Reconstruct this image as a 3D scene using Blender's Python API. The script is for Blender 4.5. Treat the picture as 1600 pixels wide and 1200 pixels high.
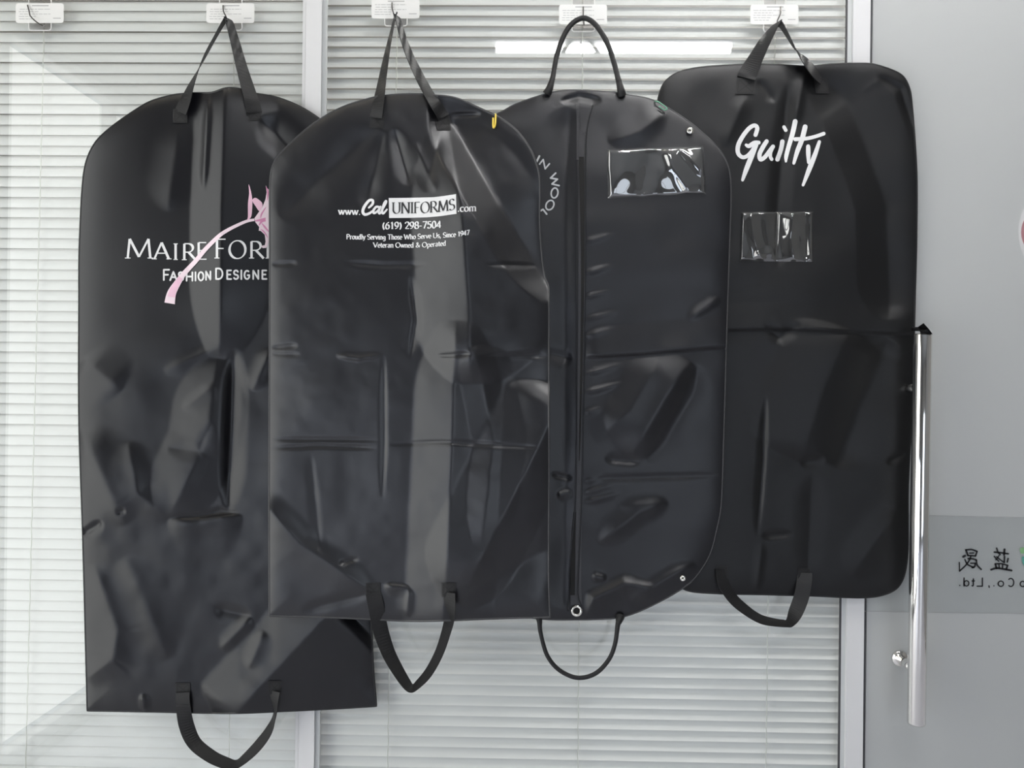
import bpy, bmesh, math, random
import numpy as np
from mathutils import Vector, Matrix

random.seed(7)
for _o in list(bpy.data.objects):
    bpy.data.objects.remove(_o)
scene = bpy.context.scene
COL = scene.collection

# ------------------------------------------------------------------ camera
FPX = 1250.0                                  # focal length in pixels of the 1600x1200 frame
CAM = np.array([0.0, -1.75, 1.45])
YAW, ROLL = math.radians(1.1), math.radians(0.60)
_f = np.array([-math.sin(YAW), math.cos(YAW), 0.0])
_r0 = np.array([math.cos(YAW), math.sin(YAW), 0.0])
_u0 = np.array([0.0, 0.0, 1.0])
_r = _r0 * math.cos(ROLL) + _u0 * math.sin(ROLL)
_u = -_r0 * math.sin(ROLL) + _u0 * math.cos(ROLL)
cam_data = bpy.data.cameras.new('camera')
cam_data.sensor_width = 36.0
cam_data.lens = FPX / 1600.0 * 36.0
cam_data.clip_start = 0.02
cam = bpy.data.objects.new('camera', cam_data)
cam.matrix_world = Matrix(((_r[0], _u[0], -_f[0], CAM[0]), (_r[1], _u[1], -_f[1], CAM[1]),
                           (_r[2], _u[2], -_f[2], CAM[2]), (0, 0, 0, 1)))
COL.objects.link(cam)
scene.camera = cam

# ------------------------------------------------------------------ view, world, window light
scene.view_settings.view_transform = 'Standard'
scene.view_settings.look = 'None'
scene.view_settings.gamma = 1.0
scene.view_settings.use_curve_mapping = False
scene.view_settings.exposure = -0.30
world = bpy.data.worlds.new('daylight')
scene.world = world
world.use_nodes = True
_bg = world.node_tree.nodes['Background']
_bg.inputs[0].default_value = (0.80, 0.90, 1.0, 1)
_bg.inputs[1].default_value = 1.2

def area_light(name, loc, rot, sx, sy, power, color):
    d = bpy.data.lights.new(name, 'AREA')
    d.shape = 'RECTANGLE'; d.size = sx; d.size_y = sy; d.energy = power; d.color = color
    o = bpy.data.objects.new(name, d); COL.objects.link(o)
    o.location = loc; o.rotation_euler = rot
    return o
# daylight coming in through the glazed left wall of the room
area_light('window_daylight', (-2.02, -1.48, 1.39), (0, math.radians(-90), 0), 2.7, 2.15, 52, (1.0, 0.965, 0.88))
area_light('low_window_daylight', (-2.02, -3.9, 0.75), (0, math.radians(-90), 0), 1.42, 2.2, 38, (0.80, 0.86, 1.0))
# added fill behind the camera: lightens the right-hand bags, reflects in vinyl and steel
area_light('added_rear_fill', (1.55, -6.18, 1.2), (math.radians(90), 0, 0), 2.0, 2.2, 25, (0.84, 0.90, 1.0))

# ------------------------------------------------------------------ helpers
def P(px, py, d=0.0):
    """point on the plane d metres in front of the glass that shows at pixel (px, py); arrays allowed"""
    px = np.asarray(px, float); py = np.asarray(py, float); d = np.asarray(d, float)
    a = (px - 800.0) / FPX; b = (600.0 - py) / FPX
    dx = _f[0] + _r[0] * a + _u[0] * b
    dy = _f[1] + _r[1] * a + _u[1] * b
    dz = _f[2] + _r[2] * a + _u[2] * b
    t = (-d - CAM[1]) / dy
    return np.stack([CAM[0] + dx * t, CAM[1] + dy * t, CAM[2] + dz * t], axis=-1)

MATS = {}
def mat(name, color, rough=0.5, metal=0.0, spec=0.5, **kw):
    if name in MATS: return MATS[name]
    m = bpy.data.materials.new(name); m.use_nodes = True
    nt = m.node_tree; b = nt.nodes['Principled BSDF']
    b.inputs['Base Color'].default_value = (*color, 1)
    b.inputs['Roughness'].default_value = rough
    b.inputs['Metallic'].default_value = metal
    b.inputs['Specular IOR Level'].default_value = spec
    if kw.get('tint'): b.inputs['Specular Tint'].default_value = (*kw['tint'], 1)
    if kw.get('sheen'):
        b.inputs['Sheen Weight'].default_value = kw['sheen']
        b.inputs['Sheen Roughness'].default_value = 0.5
    if kw.get('emit'):
        b.inputs['Emission Color'].default_value = (*kw.get('emit_color', color), 1)
        b.inputs['Emission Strength'].default_value = kw['emit']
    if kw.get('noise'):                       # small colour variation + fine relief
        sc, amt, bump = kw['noise']
        tc = nt.nodes.new('ShaderNodeTexCoord'); n = nt.nodes.new('ShaderNodeTexNoise')
        n.inputs['Scale'].default_value = sc; n.inputs['Detail'].default_value = 4
        nt.links.new(tc.outputs['Object'], n.inputs['Vector'])
        mr = nt.nodes.new('ShaderNodeMapRange')
        mr.inputs['To Min'].default_value = 1 - amt; mr.inputs['To Max'].default_value = 1 + amt
        nt.links.new(n.outputs['Fac'], mr.inputs['Value'])
        mx = nt.nodes.new('ShaderNodeVectorMath'); mx.operation = 'SCALE'
        mx.inputs[0].default_value = color
        nt.links.new(mr.outputs['Result'], mx.inputs['Scale'])
        nt.links.new(mx.outputs[0], b.inputs['Base Color'])
        if bump:
            bp = nt.nodes.new('ShaderNodeBump'); bp.inputs['Strength'].default_value = bump
            bp.inputs['Distance'].default_value = 0.001
            n2 = nt.nodes.new('ShaderNodeTexNoise'); n2.inputs['Scale'].default_value = sc * 9
            nt.links.new(tc.outputs['Object'], n2.inputs['Vector'])
            nt.links.new(n2.outputs['Fac'], bp.inputs['Height'])
            nt.links.new(bp.outputs['Normal'], b.inputs['Normal'])
    MATS[name] = m
    return m

def clear_mat(name, tint, ior, bias, rough=0.0):
    """clear sheet: transparent with a Fresnel-weighted mirror coat"""
    if name in MATS: return MATS[name]
    m = bpy.data.materials.new(name); m.use_nodes = True
    nt = m.node_tree; nt.nodes.clear()
    out = nt.nodes.new('ShaderNodeOutputMaterial')
    tr = nt.nodes.new('ShaderNodeBsdfTransparent'); tr.inputs[0].default_value = (*tint, 1)
    gl = nt.nodes.new('ShaderNodeBsdfGlossy'); gl.inputs['Roughness'].default_value = rough
    gl.inputs['Color'].default_value = (1, 1, 1, 1)
    f0 = ((ior - 1) / (ior + 1)) ** 2 + bias          # Schlick reflectance, same from both sides of the sheet
    fr = nt.nodes.new('ShaderNodeLayerWeight'); fr.inputs['Blend'].default_value = 0.5
    pw = nt.nodes.new('ShaderNodeMath'); pw.operation = 'POWER'; pw.inputs[1].default_value = 5.0
    nt.links.new(fr.outputs['Facing'], pw.inputs[0])
    ad = nt.nodes.new('ShaderNodeMath'); ad.operation = 'MULTIPLY_ADD'; ad.use_clamp = True
    ad.inputs[1].default_value = 1 - f0; ad.inputs[2].default_value = f0
    mx = nt.nodes.new('ShaderNodeMixShader')
    nt.links.new(pw.outputs[0], ad.inputs[0]); nt.links.new(ad.outputs[0], mx.inputs[0])
    nt.links.new(tr.outputs[0], mx.inputs[1]); nt.links.new(gl.outputs[0], mx.inputs[2])
    nt.links.new(mx.outputs[0], out.inputs[0])
    MATS[name] = m
    return m

def trans_mat(name, color, amount, rough):
    """painted or frosted sheet that lets part of the light through"""
    m = mat(name, color, rough, noise=(4, 0.02, 0)); nt = m.node_tree
    if 'Translucent BSDF' not in nt.nodes:
        b = nt.nodes['Principled BSDF']; out = nt.nodes['Material Output']
        t = nt.nodes.new('ShaderNodeBsdfTranslucent'); t.inputs[0].default_value = (*color, 1)
        x = nt.nodes.new('ShaderNodeMixShader'); x.inputs[0].default_value = amount
        nt.links.new(b.outputs[0], x.inputs[1]); nt.links.new(t.outputs[0], x.inputs[2]); nt.links.new(x.outputs[0], out.inputs[0])
    return m

def obj(name, verts, faces, material, parent=None, smooth=False):
    me = bpy.data.meshes.new(name)
    me.from_pydata([tuple(map(float, v)) for v in verts], [], [tuple(map(int, f)) for f in faces])
    me.materials.append(material)
    if smooth:
        me.polygons.foreach_set('use_smooth', [True] * len(me.polygons))
    me.update()
    o = bpy.data.objects.new(name, me); COL.objects.link(o)
    if parent is not None:
        o.parent = parent
        o.matrix_parent_inverse = parent.matrix_world.inverted() if False else Matrix.Identity(4)
        o.location = -Vector(parent.get('_base', (0, 0, 0)))
    return o

def thing(name, label, cat, base=(0, 0, 0), group=None):
    o = bpy.data.objects.new(name, None); COL.objects.link(o)
    o.empty_display_size = 0.05
    o.location = base; o['_base'] = tuple(map(float, base))
    o['label'] = label; o['category'] = cat
    if group: o['group'] = group
    return o
def tag(o, label, cat, group=None):
    o['label'] = label; o['category'] = cat
    if group: o['group'] = group
    return o
def struct(o, label=None):
    o['kind'] = 'structure'
    if label: o['label'] = label
    return o

class MB:
    def __init__(s): s.v = []; s.f = []
    def add(s, verts, faces):
        n = len(s.v); s.v.extend([tuple(map(float, v)) for v in verts])
        s.f.extend([tuple(int(i) + n for i in f) for f in faces]); return s
    def box(s, x0, x1, y0, y1, z0, z1):
        return s.add([(x0,y0,z0),(x1,y0,z0),(x1,y1,z0),(x0,y1,z0),(x0,y0,z1),(x1,y0,z1),(x1,y1,z1),(x0,y1,z1)],
                     [(0,3,2,1),(4,5,6,7),(0,1,5,4),(1,2,6,5),(2,3,7,6),(3,0,4,7)])
    def tube(s, pts, rad, seg=8, closed=False, caps=True):
        pts = [np.array(p, float) for p in pts]; n = len(pts)
        rads = rad if hasattr(rad, '__len__') else [rad] * n
        base = len(s.v); up = None
        for i in range(n):
            if closed: t = pts[(i + 1) % n] - pts[i - 1]
            else: t = pts[min(i + 1, n - 1)] - pts[max(i - 1, 0)]
            t = t / (np.linalg.norm(t) + 1e-12)
            if up is None:
                a = np.array([0, 1.0, 0]) if abs(t[1]) < 0.9 else np.array([1.0, 0, 0])
                up = a - t * a.dot(t)
            else: up = up - t * up.dot(t)
            up = up / (np.linalg.norm(up) + 1e-12)
            sd = np.cross(t, up)
            for k in range(seg):
                an = 2 * math.pi * k / seg
                s.v.append(tuple(pts[i] + rads[i] * (math.cos(an) * up + math.sin(an) * sd)))
        m = n if closed else n - 1
        for i in range(m):
            j = (i + 1) % n
            for k in range(seg):
                k2 = (k + 1) % seg
                s.f.append((base + i*seg + k, base + i*seg + k2, base + j*seg + k2, base + j*seg + k))
        if caps and not closed:
            s.f.append(tuple(base + k for k in range(seg))[::-1])
            s.f.append(tuple(base + (n-1)*seg + k for k in range(seg)))
        return s
    def build(s, name, material, parent=None, smooth=False):
        return obj(name, s.v, s.f, material, parent, smooth)

def smooth_path(pts, n=8, closed=False):
    """Catmull-Rom through rows of numbers (any dimension)"""
    p = [np.array(q, float) for q in pts]; m = len(p); out = []
    if m < 3 and not closed:
        return [p[0] + (p[-1] - p[0]) * i / n for i in range(n + 1)]
    rng = range(m if closed else m - 1)
    for i in rng:
        if closed: a, b, c, d = p[i - 1], p[i], p[(i + 1) % m], p[(i + 2) % m]
        else: a, b, c, d = p[max(i - 1, 0)], p[i], p[i + 1], p[min(i + 2, m - 1)]
        for k in range(n):
            t = k / n
            out.append(0.5 * ((2*b) + (c - a)*t + (2*a - 5*b + 4*c - d)*t*t + (3*b - a - 3*c + d)*t**3))
    if not closed: out.append(p[-1])
    return out

# ------------------------------------------------------------------ materials
M_WALL = mat('painted_wall', (0.25, 0.245, 0.235), 0.7, noise=(3, 0.03, 0))
M_CEIL = mat('ceiling_paint', (0.36, 0.36, 0.35), 0.8, noise=(3, 0.02, 0))
M_FLOOR = mat('floor_tile', (0.70, 0.70, 0.76), 0.22, noise=(2, 0.06, 0))
M_ALU = mat('white_aluminium', (0.72, 0.72, 0.725), 0.35, noise=(6, 0.02, 0))
M_BEAD = mat('grey_bead', (0.55, 0.57, 0.57), 0.4, noise=(6, 0.02, 0))
M_GASKET = mat('dark_gasket', (0.05, 0.05, 0.055), 0.6, noise=(30, 0.1, 0))
M_SLAT = trans_mat('slat_paint', (0.80, 0.80, 0.79), 0.11, 0.4)
M_CORD = mat('blind_cord', (0.62, 0.62, 0.58), 0.8, noise=(200, 0.1, 0))
M_GLASS = clear_mat('pane_glass', (0.985, 0.995, 0.992), 1.5, 0.0)
M_FROST = trans_mat('frosted_film', (0.60, 0.615, 0.612), 0.25, 0.30)
M_BAND = clear_mat('clear_film_band', (0.975, 0.98, 0.98), 1.4, 0.0, 0.04)
M_INK = mat('black_vinyl_letter', (0.012, 0.012, 0.014), 0.4, noise=(50, 0.1, 0))
M_CHROME = mat('polished_steel', (0.85, 0.84, 0.82), 0.06, 1.0, noise=(3, 0.01, 0))
M_WIRE = mat('hook_wire', (0.30, 0.29, 0.28), 0.25, 1.0, noise=(40, 0.05, 0))
M_CARD = mat('white_card', (0.82, 0.82, 0.80), 0.35, noise=(20, 0.02, 0))
M_PRINT = mat('grey_print', (0.42, 0.42, 0.42), 0.6, noise=(300, 0.2, 0))
M_PLATE = mat('clear_plastic', (0.75, 0.73, 0.73), 0.15)
M_PLATE = clear_mat('clear_plate', (0.95, 0.94, 0.94), 1.5, 0.03)
M_WHITE = mat('white_print', (0.80, 0.80, 0.80), 0.55, noise=(60, 0.03, 0))
M_BLKPRINT = mat('black_print', (0.02, 0.02, 0.022), 0.6, noise=(60, 0.1, 0))
M_GREYPRINT = mat('silver_print', (0.62, 0.63, 0.64), 0.5, noise=(60, 0.03, 0))
M_FAB = {
    1: mat('black_nylon', (0.0055, 0.0055, 0.0072), 0.28, spec=0.48, tint=(0.97, 0.98, 1.0), noise=(160, 0.12, 0.12)),
    2: mat('black_taffeta', (0.0065, 0.0065, 0.0085), 0.32, spec=0.66, tint=(0.97, 0.98, 1.0), noise=(160, 0.12, 0.12)),
    3: mat('black_polyester', (0.0055, 0.0055, 0.0075), 0.34, spec=0.56, tint=(0.97, 0.98, 1.0), noise=(160, 0.12, 0.15)),
    4: mat('black_oxford', (0.0045, 0.0045, 0.005), 0.40, spec=0.42, tint=(0.97, 0.98, 1.0), noise=(160, 0.15, 0.2)),
}
M_STRAP = mat('black_webbing', (0.012, 0.012, 0.013), 0.55, spec=0.4, noise=(400, 0.25, 0.25))
M_PIPE = mat('black_piping', (0.008, 0.008, 0.009), 0.4, noise=(200, 0.15, 0))
M_PIPE2 = mat('satin_piping', (0.05, 0.05, 0.052), 0.35, noise=(200, 0.15, 0))
M_STITCH = mat('black_stitching', (0.004, 0.004, 0.004), 0.7, noise=(200, 0.15, 0))
M_ZIP = mat('zip_tape', (0.03, 0.03, 0.034), 0.4, noise=(500, 0.3, 0.2))
M_DARK = mat('zip_gap', (0.002, 0.002, 0.002), 0.8, noise=(100, 0.1, 0))
M_VINYL = clear_mat('clear_vinyl', (0.93, 0.93, 0.92), 1.5, 0.20, 0.015)
M_NICKEL = mat('nickel', (0.86, 0.84, 0.78), 0.12, 1.0, noise=(50, 0.02, 0))
M_PINK = mat('pink_print', (0.86, 0.55, 0.68), 0.55, noise=(35, 0.12, 0))
M_PALE = mat('pale_pink_print', (0.88, 0.72, 0.78), 0.55, noise=(35, 0.08, 0))
M_DEEP = mat('deep_pink_print', (0.70, 0.27, 0.46), 0.55, noise=(35, 0.12, 0))
M_YEL = mat('yellow_clip', (0.95, 0.72, 0.12), 0.3, noise=(60, 0.03, 0))
M_GRN = mat('green_clip', (0.14, 0.36, 0.24), 0.3, noise=(60, 0.05, 0))
M_LOGO_G = mat('green_logo', (0.22, 0.42, 0.20), 0.4, noise=(60, 0.03, 0))
M_LOGO_T = mat('teal_logo', (0.10, 0.33, 0.27), 0.4, noise=(60, 0.03, 0))
M_SIGN_W = mat('sign_white', (0.66, 0.66, 0.66), 0.4, noise=(60, 0.02, 0))
M_SIGN_R = mat('sign_red', (0.40, 0.20, 0.22), 0.4, noise=(60, 0.03, 0))
M_SIGN_P = mat('sign_pink', (0.60, 0.42, 0.44), 0.4, noise=(60, 0.03, 0))

# ------------------------------------------------------------------ the room
RX0, RX1, RY0, RZ1 = -1.85, 3.0, -6.0, 3.25
struct(MB().box(RX0 - .2, RX1 + .2, RY0 - .2, 2.2, -0.1, 0.0).build('floor', M_FLOOR))
struct(MB().box(RX0 - .2, RX1 + .2, RY0 - .2, 2.2, RZ1, RZ1 + .1).build('ceiling', M_CEIL))
wb = MB()
wb.box(RX0, 0.5, RY0 - .15, RY0, 0, RZ1); wb.box(2.6, RX1, RY0 - .15, RY0, 0, RZ1)
wb.box(0.5, 2.6, RY0 - .15, RY0, 0, .08); wb.box(0.5, 2.6, RY0 - .15, RY0, 2.32, RZ1)
struct(wb.build('wall_back', M_WALL))
w4 = MB()
for xx in (0.5, 1.52, 2.55): w4.box(xx, xx + .05, RY0 - .1, RY0 - .05, .08, 2.32)
for zz in (.08, 2.27): w4.box(0.5, 2.6, RY0 - .1, RY0 - .05, zz, zz + .05)
struct(w4.build('window_4', M_ALU))  # unseen window frame, added to go with the rear fill light
struct(MB().box(RX1, RX1 + .15, RY0, 2.1, 0, RZ1).build('wall_right', M_WALL))
wl = MB()
wl.box(RX0 - .12, RX0, RY0, -5.0, 0, RZ1); wl.box(RX0 - .12, RX0, -0.4, 2.1, 0, RZ1); wl.box(RX0 - .12, RX0, -2.8, -2.56, 0, RZ1)
wl.box(RX0 - .12, RX0, -5.0, -2.8, 1.47, RZ1); wl.box(RX0 - .12, RX0, -5.0, -2.8, 0, .03)
wl.box(RX0 - .12, RX0, -2.56, -0.4, 2.75, RZ1); wl.box(RX0 - .12, RX0, -2.56, -0.4, 0, .03)
struct(wl.build('wall_left', M_WALL))
struct(MB().box(RX0, RX1, 2.0, 2.1, 0, RZ1).build('wall_beyond', M_WALL))
w3 = MB()
for yy in (-2.56, -1.85, -1.1, -0.45): w3.box(RX0 - .08, RX0 - .03, yy, yy + .05, .03, 2.75)
for zz in (.03, 2.70): w3.box(RX0 - .08, RX0 - .03, -2.56, -0.4, zz, zz + .05)
w5 = MB()
for yy in (-5.0, -3.9, -2.85): w5.box(RX0 - .08, RX0 - .03, yy, yy + .05, .03, 1.47)
for zz in (.03, 1.42): w5.box(RX0 - .08, RX0 - .03, -5.0, -2.8, zz, zz + .05)
struct(w5.build('window_5', M_ALU))
struct(w3.build('window_3', M_ALU))

# glazed partition: mullions (in pixels at the glass plane)
Z0, Z1 = 0.06, 2.75
struct(MB().box(RX0, RX1, -0.03, 0.09, 0.0, Z0).build('trim_4', M_ALU))
struct(MB().box(RX0, RX1, -0.03, 0.09, Z1, RZ1).build('wall_front', M_WALL))
def X(px, d=0.0): return float(P(px, 600, d)[0])
def mullion(n, a, b, beads):
    x0, x1 = X(a, .012), X(b, .012)
    m = struct(MB().box(x0, x1, -0.012, 0.012, Z0, Z1).build('trim_%d' % n, M_ALU))
    for (c, e, mt) in beads:
        MB().box(X(c, .004), X(e, .004), -0.005, 0.0, Z0, Z1).build('bead' if mt is not M_GASKET else 'gasket', mt, m)
    return x0, x1
mullion(1, 472.0, 496.5, [(467.3, 471.9, M_ALU), (496.6, 498.2, M_GASKET), (498.2, 505.5, M_BEAD)])
mullion(2, 1327.2, 1354.2, [(1316.0, 1318.2, M_GASKET), (1318.2, 1325.6, M_BEAD), (1325.6, 1327.1, M_GASKET), (1354.3, 1356.6, M_GASKET)])
mullion(3, -420, -394, [])
def pane(n, a, b, lab):
    return struct(MB().box(X(a), X(b), 0.0, 0.008, Z0, Z1).build('window_%d' % n, M_GLASS), lab)
pane(1, -393.5, 471.5, 'left clear glass pane of the partition')
pane(2, 497, 1326.5, 'wide clear glass pane between the two mullions')

# ------------------------------------------------------------------ venetian blinds
def blind(label, a, b, phase_px, pitch, tilt, cords, crown=0.0024):
    YB = 0.024
    x0, x1 = X(a, -YB), X(b, -YB)
    zp = float(P(*phase_px, -YB)[2])
    root = thing('venetian_blind', label, 'blind', (0.5 * (x0 + x1), YB, Z0))
    chord, seg = 0.0254, 6
    v, f = [], []
    for s in (0, 1):
        for k in range(seg + 1):
            t = k / seg - 0.5
            c = t * chord; h = crown * (1 - 4 * t * t)
            # chord runs from the top rear edge to the bottom front edge
            z = -c * math.cos(tilt) + h * math.sin(tilt)
            y = -c * math.sin(tilt) - h * math.cos(tilt)
            v.append((x0 if s == 0 else x1, y, z))
    for k in range(seg):
        f.append((k, k + seg + 1, k + seg + 2, k + 1))
    th = 0.0003
    n0 = len(v); v += [(p[0], p[1] + th, p[2]) for p in v]
    f += [tuple(i + n0 for i in q)[::-1] for q in f]
    me = bpy.data.meshes.new('slat')
    me.from_pydata(v, [], f); me.materials.append(M_SLAT)
    me.polygons.foreach_set('use_smooth', [True] * len(me.polygons)); me.update()
    k0 = -int((zp - 0.40) / pitch); zs = [zp + pitch * (k + 0.5) for k in range(k0, 200) if zp + pitch * (k + .5) < 2.5]
    for z in zs:
        o = bpy.data.objects.new('slat', me); COL.objects.link(o); o.parent = root
        o.location = Vector((0, YB, z)) - Vector(root['_base'])
        o.rotation_euler = (random.uniform(-.03, .03), random.uniform(-.0008, .0008), 0)
    for (xa, xb) in cords:
        c = MB(); pts = []
        pa, pb = P(xa, 0, -YB + .0125), P(xb, 1200, -YB + .0125)
        for i in range(0, 90):
            t = -0.06 + 1.12 * i / 89
            q = pa + (pb - pa) * t
            q[0] += 0.0009 * math.sin(i * 2.1)
            pts.append(q)
        c.tube(pts, 0.0011, 5).build('ladder_cord', M_CORD, root)
    MB().box(x0, x1, YB - .016, YB + .016, 2.5, 2.54).build('head_rail', M_ALU, root)
    MB().box(x0, x1, YB - .012, YB + .012, zs[0] - .035, zs[0] - .018).build('bottom_rail', M_ALU, root)
    return root
blind('closed white venetian blind behind the left pane', -385, 468.5, (200, 66.2), 0.02315, math.radians(16), [(70, 40), (366, 358)])
blind('white venetian blind behind the wide middle pane', 504.5, 1316.5, (1290, 75.9), 0.02315, math.radians(23), [(621, 606), (911, 903), (1212, 1197)], crown=-0.0022)

# ------------------------------------------------------------------ decal strokes and letters (pixel space -> surface)
def ribbon(pts, widths, cap=True):
    """flat ribbon along pts (px) -> verts (px), faces"""
    pts = [np.array(p, float) for p in pts]; n = len(pts); v, f = [], []
    W = widths if hasattr(widths, '__len__') else [widths] * n
    for i in range(n):
        t = pts[min(i + 1, n - 1)] - pts[max(i - 1, 0)]
        t = t / (np.linalg.norm(t) + 1e-9); nn = np.array([-t[1], t[0]])
        v.append(pts[i] + nn * W[i] / 2); v.append(pts[i] - nn * W[i] / 2)
    for i in range(n - 1): f.append((2*i, 2*i + 1, 2*i + 3, 2*i + 2))
    if cap:
        for i, sgn in ((0, -1), (n - 1, 1)):
            t = (pts[1] - pts[0]) if i == 0 else (pts[-1] - pts[-2])
            t = sgn * t / (np.linalg.norm(t) + 1e-9); nn = np.array([-t[1], t[0]])
            b = len(v); v.append(pts[i])
            for k in range(7):
                a = math.pi * k / 6
                v.append(pts[i] + (nn * math.cos(a) + t * math.sin(a)) * W[i] / 2)
            for k in range(6): f.append((b, b + 1 + k, b + 2 + k))
    return v, f
class Decal:
    def __init__(s): s.v = []; s.f = []
    def add(s, v, f):
        n = len(s.v); s.v.extend(v); s.f.extend([tuple(i + n for i in q) for q in f]); return s
    def stroke(s, pts, w, n=6, smooth=True, cap=True):
        if hasattr(w, '__len__'):
            m = len(pts); w = [float(np.interp(i / (m - 1), np.linspace(0, 1, len(w)), w)) for i in range(m)]
        else: w = [w] * len(pts)
        rows = [(p[0], p[1], ww) for p, ww in zip(pts, w)]
        if smooth: rows = smooth_path(rows, n)
        else:
            out = []
            for a, b in zip(rows[:-1], rows[1:]):
                out = []
                for k in range(5): out.append(np.array(a) + (np.array(b) - np.array(a)) * k / 4)
                v, f = ribbon([q[:2] for q in out], [q[2] for q in out], cap); s.add(v, f)
            return s
        v, f = ribbon([q[:2] for q in rows], [q[2] for q in rows], cap)
        return s.add(v, f)
    def poly(s, pts):
        n = len(s.v); s.v.extend([np.array(p, float) for p in pts]); s.f.append(tuple(range(n, n + len(pts)))); return s
    def build(s, name, surf, off, material, parent, label=None):
        v = np.array(s.v); d = surf(v[:, 0], v[:, 1]) + off
        o = obj(name, P(v[:, 0], v[:, 1], d), s.f, material, parent)
        if any(len(q) > 4 for q in s.f):
            bm = bmesh.new(); bm.from_mesh(o.data); bmesh.ops.triangulate(bm, faces=[q for q in bm.faces if len(q.verts) > 4])
            bm.to_mesh(o.data); bm.free()
        if label: o['label'] = label
        return o

def arc(cx, cy, rx, ry, a0, a1, n=14):
    return [(cx + rx * math.cos(math.radians(a0 + (a1 - a0) * i / n)), cy + ry * math.sin(math.radians(a0 + (a1 - a0) * i / n))) for i in range(n + 1)]
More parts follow.
